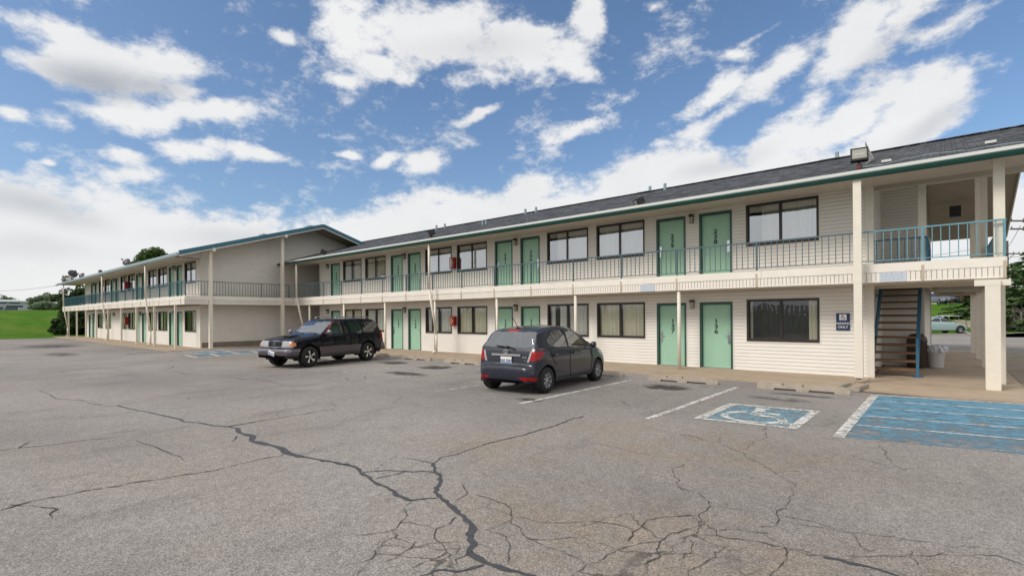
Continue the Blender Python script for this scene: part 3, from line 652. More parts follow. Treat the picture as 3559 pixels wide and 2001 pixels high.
for a,b in zip(yy[:-1],yy[1:]): g.quad((lotedge(a),a,ZL),(60,a,ZL),(60,b,ZL),(lotedge(b),b,ZL))
tag(g.build('parking_lot',M['asphalt']),kind='structure',label='worn grey-brown asphalt parking lot with cracks and oil stains')
g=MB()                                            # side lane kerb and grass island beyond the breezeway
def kerbline(pts,g):
    for a,b in zip(pts[:-1],pts[1:]): g.bar((a[0],a[1],ZL+.06),(b[0],b[1],ZL+.06),.16,.15)
K=[tuple(onZ(*p)) for p in ((3300,1122),(3330,1142),(3378,1168),(3410,1172),(3470,1165),(3559,1160),(3900,1135))]
kerbline(K,g); tag(g.build('kerb',M['kerb']),kind='structure')
isl=[(k[0]+.05,k[1]+.1,ZL+.09) for k in K]; g=MB(); g.poly(isl+[(60,85,ZL+.09),(60,72,ZL+.09),(K[0][0]+1.5,72,ZL+.09)]); tag(g.build('lawn',M['grass']),kind='structure')
# walkways: separate slabs with joints
def slabs(x0,x1,y0,y1,name,lab,step=2.43,z=0.0):
    g=MB(); x=x0; r=random.Random(3)
    while x<x1-.05:
        e=min(x+step,x1); dz=r.uniform(-.006,.004); g.box(x+.006,e-.006,y0+r.uniform(-.012,.012),y1,-.2,z+dz); x=e
    o=g.build(name,M['concrete']); return tag(o,kind='structure',label=lab)
slabs(-30.9,X1+.1,13.95,YM-.005,'walkway','long tan concrete walkway under the main balcony',z=.0)
slabs(X1+.1,1.35,13.72,YBB+.3,'walkway','tan concrete floor of the stair bay and breezeway',step=2.9,z=.001)
slabs(-66.5,XL-.02,8.55,YL-.005,'walkway','tan concrete walkway along the farther wing')
slabs(XL-.02,XL+1.4,8.55,YM,'walkway','narrow concrete walkway at the foot of the gable wall')
g=MB(); g.box(1.36,3.4,15.5,YBB,-.2,-.012); tag(g.build('pavement',mat('dusty_concrete',(.30,.25,.19),.95,var=.3,scale=2,dirt=((.14,.09,.06),(1.5,1.5,1.5),.5,.7,.8))),kind='structure')
# painted markings
ZP=ZL+.004
M['line']=paintsheet('lane_paint_white',(.62,.60,.56),.36,.54,7)
M['line2']=paintsheet('lane_paint_faint',(.52,.50,.47),.43,.60,5)
M['line3']=paintsheet('bay_paint_white',(.68,.66,.62),.38,.56,11)
M['blue']=paintsheet('bay_paint_blue',(.10,.24,.34),.23,.47,4,big=(1,12.4,8.4,-.19))
M['blue2']=paintsheet('symbol_paint_blue',(.17,.29,.355),.36,.56,7)
M['blue3']=paintsheet('faded_paint_blue',(.14,.24,.32),.38,.54,3)
def sheet(name,rects,m,z=ZP,label=None,cat='road marking',sh=0,sx=0):
    g=MB(); S=lambda x,y:(x,y+sh*(x-sx),z)
    for (x0,x1,y0,y1) in rects: g.quad(S(x0,y0),S(x1,y0),S(x1,y1),S(x0,y1))
    o=g.build(name,m); o['kind']='structure'
    if label: o['label']=label
    return o
for i,(x,y0,y1,m) in enumerate(((-3.82,7.95,12.75,'line3'),(-6.45,7.75,12.5,'line'),(-8.98,7.7,12.4,'line2'),(-11.85,7.7,12.5,'line2'),(-14.45,8.2,12.7,'line2'),(-17.2,8.4,12.75,'line2'),(-20.0,8.4,12.7,'line2'))):
    sheet('parking_line',[(x-.055,x+.055,y0,y1)],M[m],label='worn white stripe between two parking bays')
sheet('blue_bay_paint',[(-1.15,2.2,8.5,13.22)],M['blue'],sh=.16,sx=-1.2,label='large faded blue painted bay by the stairs')
W=M['line3']
sheet('blue_bay_stripe',[(-1.24,-1.10,8.4,13.26),(-1.08,2.2,13.18,13.26),(-1.08,2.2,12.34,12.41),(-1.08,2.2,11.40,11.46),(-1.08,2.2,10.4,10.46),(-1.08,2.2,9.48,9.54)],W,z=ZP+.004,sh=.16,sx=-1.2,label='white stripes across the blue bay')
sheet('accessible_bay_paint',[(-3.12,-1.80,8.62,10.25)],M['blue2'],sh=.11,sx=-3.2,label='blue square under the wheelchair symbol')
sheet('accessible_bay_border',[(-3.24,-3.09,8.45,10.32),(-1.86,-1.72,8.45,10.32),(-3.09,-1.86,10.20,10.32),(-3.09,-1.86,8.45,8.57)],W,z=ZP+.004,sh=.11,sx=-3.2,label='white border of the wheelchair symbol')
def wheelchair(g,c,s,fx,fy):
    """pictogram drawn as flat strips; c centre, s size, fx, fy axis vectors"""
    c=Vector(c); fx=Vector(fx); fy=Vector(fy)
    def P(x,y): return c+fx*x*s+fy*y*s
    def disc(x,y,r,n=14): g.poly([P(x+r*math.cos(2*math.pi*i/n),y+r*math.sin(2*math.pi*i/n)) for i in range(n)])
    def strip(pts,w):
        for a,b in zip(pts[:-1],pts[1:]):
            dx,dy=b[0]-a[0],b[1]-a[1]; L=math.hypot(dx,dy); nx,ny=-dy/L*w/2,dx/L*w/2
            g.quad(P(a[0]-nx,a[1]-ny),P(b[0]-nx,b[1]-ny),P(b[0]+nx,b[1]+ny),P(a[0]+nx,a[1]+ny))
    disc(-.08,.42,.075); strip([(-.08,.34),(-.05,-.02)],.11); strip([(-.06,.16),(.16,.14)],.07); strip([(-.05,-.0),(.20,-.03)],.10); strip([(.19,.0),(.31,-.33)],.09); strip([(.29,-.33),(.40,-.29)],.07)
    strip([(-.02+.29*math.cos(t),-.14+.29*math.sin(t)) for t in [R(a) for a in range(118,345,12)]],.075)
g=MB(); wheelchair(g,(-2.45,9.42,ZP+.004),1.62,(1,0,0),(0,1,0)); tag(g.build('wheelchair_symbol',paintsheet('symbol_paint_white',(.66,.66,.62),.40,.54,6)),kind='structure',label='worn white wheelchair symbol painted on the lot')
# faded bays by the farther wing
q=lambda x,y:onZ(640+x/8.587,1190+y/8.587)
g=MB(); A=[q(200,380),q(430,440),q(1500,350),q(2330,290),q(2330,225),q(1600,265),q(760,330)]
g.poly([(p.x,p.y,ZP) for p in A]); A=[q(150,300),q(700,330),q(1300,262),q(980,225)]; g.poly([(p.x,p.y,ZP) for p in A]); tag(g.build('faded_bay_paint',M['blue3']),kind='structure',label='faded blue painted bays beside the farther wing')
g=MB()
for a,b in (((30,380),(430,455)),((430,455),(2330,292)),((760,335),(1050,400)),((1330,280),(1650,340)),((1960,245),(2180,290)),((0,300),(980,222)),((980,222),(1350,262)),((150,330),(700,335)),((300,300),(900,260)),((700,268),(1000,305))):
    a=q(*a);b=q(*b); g.bar((a.x,a.y,ZP+.002),(b.x,b.y,ZP+.002),.13,.004)
tag(g.build('faded_bay_stripe',M['line']),kind='structure',label='white outlines of the faded blue bays')
g=MB(); a=onZ(590,1220);b=onZ(1185/2.862*0+575,1211); a=onZ(437,1231); b=onZ(578,1222); g.bar((a.x,a.y,ZP),(b.x,b.y,ZP),.12,.006); tag(g.build('expansion_joint',M['crackdark']),kind='structure')
# cracks
CR={'A':(0,1200),'B':(1200,1200),'C':(2359,1200)}
def ribbon(g,pts,w0,w1,z,jit,seed,j_w=.3):
    r=random.Random(seed); P=[]; wlk=0; dd_=math.hypot(pts[0][0],pts[0][1]); step_=.05 if dd_<9 else .12
    for a,b in zip(pts[:-1],pts[1:]):
        a=Vector(a);b=Vector(b); L=(b-a).length; n=max(1,int(L/step_)); nn=Vector((-(b-a).y,(b-a).x)).normalized()
        for i in range(n):
            wlk=(wlk*.75+r.gauss(0,jit*.9))*(1 if i else .4); o=wlk+r.gauss(0,jit*.35); P.append(a+(b-a)*i/n+nn*o)
    P.append(Vector(pts[-1])); N=len(P); prev=None
    for i,p in enumerate(P):
        d=(P[min(i+1,N-1)]-P[max(i-1,0)]); 
        if d.length<1e-5: continue
        nn=Vector((-d.y,d.x)).normalized(); t=i/max(1,N-1); w=(w0+(w1-w0)*t)*(1+r.uniform(-j_w,j_w))/2
        k=(p+nn*w,p-nn*w)
        if prev: g.quad((prev[1].x,prev[1].y,z),(k[1].x,k[1].y,z),(k[0].x,k[0].y,z),(prev[0].x,prev[0].y,z))
        prev=k
def wpts(s):
    k,rest=s.split(':'); ox,oy=CR[k]; out=[]
    for t in rest.split():
        x,y=t.split(','); p=onZ(ox+float(x)/1.8075,oy+float(y)/1.8075); out.append((p.x,p.y))
    return out
TAR=[("A:740,378 830,400 920,418 1060,448 1130,462 1150,480 1240,485 1320,500 1430,510 1490,520",.05,.05),
("A:1490,520 1500,545 1590,570 1580,600 1700,628 1760,645 1800,675 1890,700",.11,.11),("A:1890,700 2000,715 2110,735 2169,748",.07,.06),
("B:0,742 70,770 140,820 200,865 310,915 360,950 410,975",.06,.055),("B:410,975 450,968 575,960",.045,.04),
("B:555,740 555,780 600,820 585,870 570,920 600,958 640,990 690,1030 760,1100 795,1150 785,1200 780,1300",.055,.075),("B:780,1300 840,1340 920,1375 1040,1410 1130,1435 1190,1455",.075,.06),
("B:555,740 600,705 720,675 870,625",.02,.025),("B:870,625 1000,590 1130,560 1210,535 1320,505 1400,470 1500,445",.035,.05),
("B:390,710 460,722 555,740",.02,.02),("B:110,795 250,785 370,790 560,797",.03,.04),("B:190,835 290,815 375,793",.02,.02),("B:870,1380 800,1400 700,1418 560,1415 470,1448",.045,.02),
("C:910,1332 1000,1340 1080,1370 1200,1390 1300,1420 1400,1455",.06,.05),("A:1440,510 1600,480 1800,448 2000,415 2110,395",.035,.02),("A:250,165 420,158 550,148 690,145",.10,.08)]
g=MB()
for i,(s,a,b) in enumerate(TAR): ribbon(g,wpts(s),a*.70,b*.70,ZP,.010,i,.45)
tag(g.build('tar_seam',M['tar']),kind='structure',label='dark tar sealed cracks winding across the lot')
FINE="""B:410,985 370,1020 375,1050 340,1105 315,1150 320,1190 360,1220 400,1240|B:310,1155 200,1178 80,1195|B:315,1190 240,1240 190,1290 175,1330 60,1370 0,1385|B:175,1330 120,1400 70,1448|B:435,1235 410,1275 330,1315 250,1360
B:690,1080 640,1130 565,1155 570,1210 610,1270 660,1320|B:350,1112 440,1125 560,1155|B:770,1305 690,1345 620,1410|B:430,1280 520,1250 740,1240|B:420,1400 500,1350 640,1300|B:730,870 765,915 740,950 690,990|B:810,940 920,965 1000,995 1040,1030 1050,1080 1040,1100 880,1160 960,1180 1015,1200 1020,1260 1035,1310 1050,1390
B:1040,1100 1100,1150 1120,1195 1210,1240 1300,1275 1380,1310 1500,1370|B:1000,1060 1140,1090 1210,1105 1560,1105 1700,1130 1810,1160|B:1140,1215 1300,1220 1450,1208 1500,1215|B:1780,1230 1830,1160 1880,1110 2000,1080 2169,1070|B:1420,1448 1500,1385 1640,1310 1700,1280 1850,1240 1975,1225 2040,1180 2169,1155|B:1975,1230 1975,1310 1900,1360 1820,1380
B:2130,750 2060,770 2065,820 2090,850 2090,890 2160,925|B:0,275 160,290 360,318 300,362|B:420,310 580,290|B:380,360 560,395 800,390|B:610,350 930,385 1170,415 1400,445 1500,475 1800,500 2169,570|B:1640,390 1800,375 1930,345 2030,310 2130,295|B:1580,385 1700,362
A:0,440 300,408 560,388 740,375 1000,345 1300,315 1450,300 1700,268 1800,248 2060,213 2169,178|A:1430,195 1540,212 1620,212 1790,245|A:980,155 1100,160 1170,185 1350,188 1500,180 1780,150|A:0,660 110,645 300,628 500,600 830,565 1000,545 1200,505|A:110,645 200,600|A:0,1035 120,1000 260,968 430,940 580,908 700,888 900,855 1080,825 1370,780 1500,745 1640,715 1780,690
A:60,1005 200,1005 320,1020 355,1030 330,1080|A:1430,510 1600,480|A:2080,350 2110,385|A:640,375 500,345 360,335 320,310 250,285|A:690,145 850,168|A:690,145 1050,80|A:850,600 1000,650 1150,720|A:1490,570 1455,605|A:1050,118 1090,130 1050,155
C:0,560 110,575 160,600 250,607|C:260,580 255,610 340,655 410,675 450,710 530,750 600,795 670,835 730,880 715,940 690,980 650,1030 620,1060 620,1110 600,1135 510,1140|C:560,500 530,540 550,580 480,600 440,640 380,660|C:0,1180 120,1135 130,1100 120,1070 200,1010 160,970 130,920 0,890|C:0,1075 110,1070|C:200,1010 300,1020 430,1045 540,1060
C:620,1070 720,1080 830,1105 960,1140 1050,1175 1200,1190 1400,1215 1600,1240 1700,1265 1950,1280|C:640,1100 800,1130 1000,1160 1100,1190|C:120,1135 170,1120 240,1160 240,1195 380,1215 540,1240 600,1255 700,1280 880,1320|C:0,1215 130,1190 240,1195|C:670,1275 675,1340 600,1420 570,1448|C:1240,610 1480,600 1800,612 2169,628|C:60,1220 70,1280 0,1350|C:290,1260 200,1340 90,1400 60,1448|C:1100,1200 1190,1290 1240,1280|C:1430,1265 1500,1380|C:2160,1380 2000,1320 1500,1310 1050,1320|C:250,1160 430,1165 560,1180"""
g=MB()
rr=random.Random(5)
for i,s in enumerate(FINE.replace('\n','|').split('|')):
    far=s[0]=='A'; ribbon(g,wpts(s),rr.uniform(.0045,.0075)*(2.4 if far else 1),rr.uniform(.0035,.006)*(2.4 if far else 1),ZP+.002,.014,100+i,.7)
    w=wpts(s)
    if False:               # short side cracks
        for _ in range(2):
            k=rr.randrange(len(w)); p=w[k]; t=rr.uniform(0,6.28); L=rr.uniform(.2,.7)
            ribbon(g,[p,(p[0]+L*.5*math.cos(t),p[1]+L*.5*math.sin(t)),(p[0]+L*math.cos(t+.4),p[1]+L*math.sin(t+.4))],.008,.003,ZP+.002,.012,300+i,.5)
tag(g.build('crack',M['crackdark']),kind='structure',label='fine open cracks branching over the lot')
# ================================================================== things around the motel
def stop(x0,x1,y,ang,label):
    L=x1-x0; c=empty('wheel_stop',((x0+x1)/2,y,ZL),R(ang),label=label,cat='wheel stop',group='concrete wheel stops at the head of the bays')
    g=MB(); h=.15; n=len(g.v)
    prof=[(-.09,0),(-.085,.03),(-.055,h),(.055,h),(.085,.03),(.09,0)]
    xs_=[-L/2,-L/2+.03,-L*.30,-L*.29,-L*.06,-L*.05,L*.08,L*.09,L*.34,L*.35,L/2-.12,L/2]
    rings=[]
    for i,x in enumerate(xs_):
        gap=i in (3,4,7,8); end=(i in (0,11))
        ring=[]
        for (y_,z_) in prof:
            zz=z_ if not gap else max(z_,.045); s=.72 if end else 1
            ring.append((x+(.10*(h-z_)/h if i==11 else 0)*0,y_*s,zz*(.55 if end and z_>.05 else 1)))
        rings.append(ring)
    for ring in rings: g.v+=ring
    m_=len(prof)
    for i in range(len(rings)-1):
        for j in range(m_): g.f.append((i*m_+j,(i+1)*m_+j,(i+1)*m_+(j+1)%m_,i*m_+(j+1)%m_)); g.m.append(0)
    g.f.append(tuple(range(m_))); g.m.append(0); g.f.append(tuple((len(rings)-1)*m_+j for j in range(m_))[::-1]); g.m.append(0)
    g.build('block',M['stop'],c)
    for x in (-L*.2,-L*.02 if False else L*.02):
        s=MB(); s.cyl((x,-.06,.10),(x,-.072,.155),.010,6); s.build('rebar_pin',M['rust'],c)
stop(-3.42,-1.58,12.98,3,'weathered concrete wheel stop closest to the gutter splash block'); stop(-6.12,-4.32,12.86,5,'weathered concrete wheel stop in front of door 136')
stop(-8.75,-6.95,12.95,2,'concrete wheel stop under the nose of the grey hatchback'); stop(-11.6,-9.8,12.95,1,'concrete wheel stop mostly hidden behind the grey hatchback')
stop(-14.35,-12.6,12.98,5,'tan concrete wheel stop left of the grey hatchback'); stop(-17.35,-15.5,13.15,3,'tan concrete wheel stop in front of doors 140 and 141'); stop(-20.2,-18.35,13.2,3,'tan concrete wheel stop under the tail of the dark off-roader')
g=MB(); p0=onZ(2946,1360); p1=onZ(3012,1330)
c=empty('splash_block',(-1.62,13.98,0),R(-8),label='small concrete splash block under the square downspout',cat='splash block')
g.box(-.2,.2,-.42,.33,-.02,.02); g.box(-.21,-.14,-.42,.33,.02,.09); g.box(.14,.21,-.42,.33,.02,.09); g.build('trough',M['stop'],c)
# sign
sg=empty('parking_sign',(-2.17,YM-.03,1.49),label='navy sign with white wheelchair symbol reading PARKING ONLY on the wall',cat='sign')
g=MB(); g.box(-.16,.16,-.006,.006,-.235,.235); g.build('panel',M['navy'],sg)
g=MB(); g.box(-.085,.085,-.010,-.006,.045,.205); g.build('symbol_field',M['signwhite'],sg)
g=MB(); wheelchair(g,(0,-.0135,.125),.145,(1,0,0),(0,0,1)); g.build('symbol',M['navy'],sg)
for s,z in (('PARKING',-.075),('ONLY',-.175)):
    me=text_mesh(s,.088,'lettering',M['signwhite'],bold=.001); place(me,'lettering',sg,(0,-.010,z))
# pale notices on the balcony edge: print too faint to read in the photo
for (x0,x1,lab) in ((onY(3057,960,YB).x,onY(3150,960,YB).x,'pale blue notice board on the balcony edge above the stairs'),(onY(2226,1000,YB).x,onY(2276,1000,YB).x,'pale blue notice board on the balcony edge above door 137')):
    o=empty('notice_board',((x0+x1)/2,YB-.028,2.60),label=lab,cat='sign'); w=(x1-x0)/2
    g=MB(); g.box(-w,w,-.005,.012,-.115,.115); g.build('panel',M['panelpale'],o)
    g=MB(); r=random.Random(int(x0*10))
    for k,z in enumerate((.085,.035,-.015,-.062)):
        x=-w*.9
        while x<w*.85:
            e=x+r.uniform(.03,.10); g.box(x,min(e,w*.9),-.0075,-.005,z-.010,z+.010); x=e+.02
    g.build('print',M['panelink'],o)
# fire cabinets
def cabinet(x,Y,z0,z1,m,lab):
    o=empty('fire_cabinet',(x,Y-.0,(z0+z1)/2),label=lab,cat='fire extinguisher box',group='red fire extinguisher boxes on the walls'); h=(z1-z0)/2
    g=MB(); g.box(-.13,.13,-.20,-.01,-h,h); g.box(-.135,.135,-.215,-.2,-h-.005,h+.005); g.build('body',M['red'],o)
    g=MB(); g.box(-.095,.02,-.222,-.215,-h+.04,h-.04); g.build('pane',m,o)
    g=MB(); g.bar((.075,-.22,.06),(.075,-.22,-.06),.02,.02); g.build('handle',M['signwhite'],o)
cabinet(-17.78,YM,3.98,4.50,M['panelglass'],'red fire extinguisher box upstairs between two windows beside door 241'); cabinet(-17.78,YM,1.28,1.72,M['panelamber'],'red fire extinguisher box with amber pane downstairs beside door 139')
cabinet(-48.1,YL,3.95,4.55,M['red'],'dark red fire extinguisher box upstairs on the farther wing'); cabinet(-48.1,YL,1.25,1.85,M['red'],'dark red fire extinguisher box downstairs on the farther wing')
# ------------------------------------------------------------------ staircase
st=empty('staircase',(-1.09,17.4,0),label='open wooden-tread staircase with blue steel stringers up to the balcony',cat='staircase')
N=14; RIS=ZF/N; RUN=.26; y0=17.45; xa,xb=X1+.02,XE-.02
for i in range(N-1):
    z=RIS*(i+1); y=y0+RUN*i; g=MB(); g.box(xa+.03,xb-.03,y,y+.28,z-.06,z); g.build('tread',M['wood'],st,fix=True)
for x in (xa,xb):
    g=MB(); t=.035; n=len(g.v); a=(y0-.05,0.02); b=(y0+RUN*(N-1)+.1,ZF-.06)
    g.quad((x-t/2,a[0],a[1]-.02),(x-t/2,a[0]+.30,a[1]-.02),(x-t/2,b[0]+.1,b[1]-.25),(x-t/2,b[0],b[1])); g.quad((x+t/2,a[0],a[1]-.02),(x+t/2,a[0]+.30,a[1]-.02),(x+t/2,b[0]+.1,b[1]-.25),(x+t/2,b[0],b[1]))
    v=g.v; g.quad(v[0],v[3],v[7],v[4]); g.quad(v[0],v[1],v[5],v[4]); g.quad(v[1],v[2],v[6],v[5]); g.quad(v[3],v[2],v[6],v[7])
    g.build('stringer',M['stair_blue'],st,fix=True)
g=MB(); g.bar((X1+.10,17.6,1.12),(X1+.10,20.0,3.06),.05,.09); 
for k in (0,1,2): g.bar((X1+.02,17.8+k*1.2,1.28+k*.97),(X1+.10,17.8+k*1.2,1.28+k*.97),.03,.03)
g.build('handrail',M['stair_blue'],st,fix=True)
g=MB(); g.bar((xb,y0-.02,0),(xb,y0-.02,1.02),.06,.06); g.bar((xb,y0,.98),(xb,19.8,2.98),.05,.07); g.box(xb-.12,xb+.12,y0-.12,y0+.08,0,.012); g.build('handrail',M['stair_blue'],st,fix=True)
# bins
b=empty('trash_can',(-.27,20.75,0),label='white plastic trash can with a crumpled clear liner beside the stairs',cat='trash can')
g=MB(); g.lathe([(0,0),(.17,0),(.20,.03),(.235,.62),(.25,.63),(.25,.66),(.225,.66),(.20,.2),(0,.15)],n=20); g.build('body',M['bin_white'],b,smooth=True)
g=MB(); r=random.Random(4); k=len(g.v); n=28
for (rad,z,j) in ((.235,.63,0),(.262,.60,.012),(.275,.52,.02),(.262,.49,.03)):
    pass
prof=[(.20,.45,0),(.235,.66,.008),(.27,.70,.02),(.29,.62,.025),(.275,.52,.035),(.26,.50,.02)]
for (rad,z,j) in prof:
    for i in range(n): t=2*math.pi*i/n; q_=rad+r.uniform(-j,j); g.v.append((q_*math.cos(t),q_*math.sin(t),z+r.uniform(-j,j)))
for j in range(len(prof)-1):
    for i in range(n): g.f.append((j*n+i,j*n+(i+1)%n,(j+1)*n+(i+1)%n,(j+1)*n+i)); g.m.append(0)
g.build('liner',M['bag'],b)
b=empty('litter_bin',(-.72,22.0-1.45,0),label='dark brown round-topped litter bin half hidden behind the stairs',cat='litter bin')
g=MB(); g.lathe([(0,0),(.24,0),(.26,.03),(.26,.80),(.27,.82),(.25,.95),(.16,1.05),(0,1.08)],n=24); g.build('body',M['bin_brown'],b,smooth=True)
g=MB(); g.box(-.14,.14,-.275,-.24,.72,.90); g.build('opening_flap',M['black'],b)
# ------------------------------------------------------------------ satellite dishes on the farther wing's roof
def dish(px,py,Yd,face,size,lab,ladder=0,extra=True):
    p=onY(px,py,Yd); zb=roofz(Yd,LE); o=empty('satellite_dish',(p.x,Yd,zb),label=lab,cat='satellite dish',group='satellite dishes along the roof edge')
    hz=p.z-zb; g=MB(); n=20; k=len(g.v)
    for j in range(5):
        rr_=size*j/4; 
        for i in range(n): t=2*math.pi*i/n; g.v.append((rr_*math.cos(t),.12*(rr_/size)**2*size*2-.1*size,rr_*1.1*math.sin(t)))
    for j in range(4):
        for i in range(n): g.f.append((k+j*n+i,k+j*n+(i+1)%n,k+(j+1)*n+(i+1)%n,k+(j+1)*n+i)); g.m.append(0)
    Mx=Matrix.Translation((0,0,hz))@Matrix.Rotation(face,4,'Z')@Matrix.Rotation(R(-30),4,'X')
    g.xf(Mx); s=g.build('reflector',M['dish'],o)
    g=MB(); g.cyl((0,0,-size*.9),(0,-size*1.5,-size*.3),.022,6); g.box(-.07,.07,-size*1.6,-size*1.4,-size*.4,-size*.15); g.xf(Mx); g.build('feed_arm',M['dish'],o)
    g=MB(); g.cyl((0,0,0),(0,.06,hz),.035,8); g.cyl((0,.3,0.05),(0,.05,hz*.6),.02,6); g.build('mast',M['black'],o)
dish(228,968,10.2,R(60),.40,'large tilted dish on the far corner of the roof edge'); dish(254,950,10.6,R(100),.42,'tall oval dish standing next to the corner cluster')
dish(283,956,10.4,R(40),.26,'small dish with a pointed arm right of the oval one'); dish(438,909,10.4,R(40),.28,'dark square-looking dish beside the treetop on the roof edge'); dish(349,943,10.2,R(80),.16,'tiny low dish in the middle of the roof edge')
floodlight(left,lf,240,972,R(60),R(-30),(.5,.4,.3),Y=9.6,Ye=LE)
# ================================================================== cars
def chaikin(P,n=1,closed=False):
    for _ in range(n):
        Q=[P[0]]
        for a,b in zip(P[:-1],P[1:]):
            Q.append(tuple(.75*x+.25*y for x,y in zip(a,b))); Q.append(tuple(.25*x+.75*y for x,y in zip(a,b)))
        Q.append(P[-1]); P=Q
    return P
def lerp_tab(tab,x):
    if x<=tab[0][0]: return tab[0][1]
    for (a,p),(b,q) in zip(tab[:-1],tab[1:]):
        if x<=b: return p+(q-p)*(x-a)/(b-a)
    return tab[-1][1]
def smooth_tab(tab): return chaikin([tuple(t) for t in tab],2)
def inpoly(x,y,P):
    c=False; j=len(P)-1
    for i in range(len(P)):
        if (P[i][1]>y)!=(P[j][1]>y) and x<(P[j][0]-P[i][0])*(y-P[i][1])/(P[j][1]-P[i][1])+P[i][0]: c=not c
        j=i
    return c
def shell(spec):
    """car skin: cross-sections stacked along the smoothed top line; returns verts, quads"""
    top=chaikin(spec['top'],2); step=spec.get('step',.025)
    S=[]; 
    for a,b in zip(top[:-1],top[1:]):
        L=math.hypot(b[0]-a[0],b[1]-a[1]); n=max(1,int(round(L/step)))
        for i in range(n): S.append((a[0]+(b[0]-a[0])*i/n,a[1]+(b[1]-a[1])*i/n))
    S.append(top[-1])
    Wt=smooth_tab(spec['w']); Bt=smooth_tab(spec['belt']); Zt=spec['zb']
    cnt=spec.get('cnt',[3,1,2,10,4,2,16,4,10]); V=[];N=None
    for x,zt in S:
        zb=min(lerp_tab(Zt,x),zt-.02); W=lerp_tab(Wt,x); b=lerp_tab(Bt,x); hh=zt-zb
        bulge=spec.get('bulge',0)
        if zt>b+.03:
            wt=W-.05-(zt-.06-b)*spec.get('tumble',.42); wt=max(wt,.3)
            k=min(1,(zt-b)/.2)
            P=[(0,zb),(W-.18,zb),(W-.04,zb+.03),(W-.005,zb+.16),(W+bulge,b-.26),(W-.015,b-.05),(W-.05*k-.01,b),(wt,zt-.07*k),(wt-.10,zt-.012),(0,zt+.018*k)]
        else:
            c=lambda d:zt-min(d,hh*d/.5)
            P=[(0,zb),(W-.18,zb),(W-.04,zb+hh*.06),(W-.005,zb+min(.16,hh*.3)),(W+bulge,c(.24)),(W-.012,c(.085)),(W-.05,c(.03)),(W-.11,zt-.005),(W-.24,zt),(0,zt+.012)]
        pts=[]
        for (p,q),m_ in zip(zip(P[:-1],P[1:]),cnt):
            for i in range(m_): pts.append((p[0]+(q[0]-p[0])*i/m_,p[1]+(q[1]-p[1])*i/m_))
        pts.append(P[-1]); pts=chaikin(pts,1); N=len(pts)
        V+=[(x,p[0],p[1]) for p in pts]
    F=[]
    ns=len(S)
    for i in range(ns-1):
        for j in range(N-1):
            a=i*N+j; F.append((a,a+1,a+N+1,a+N))
    V=np.array(V); Fm=np.array(F); V2=V*np.array([1,-1,1]); F2=Fm[:,::-1]+len(V)
    return np.vstack([V,V2]),np.vstack([Fm,F2])
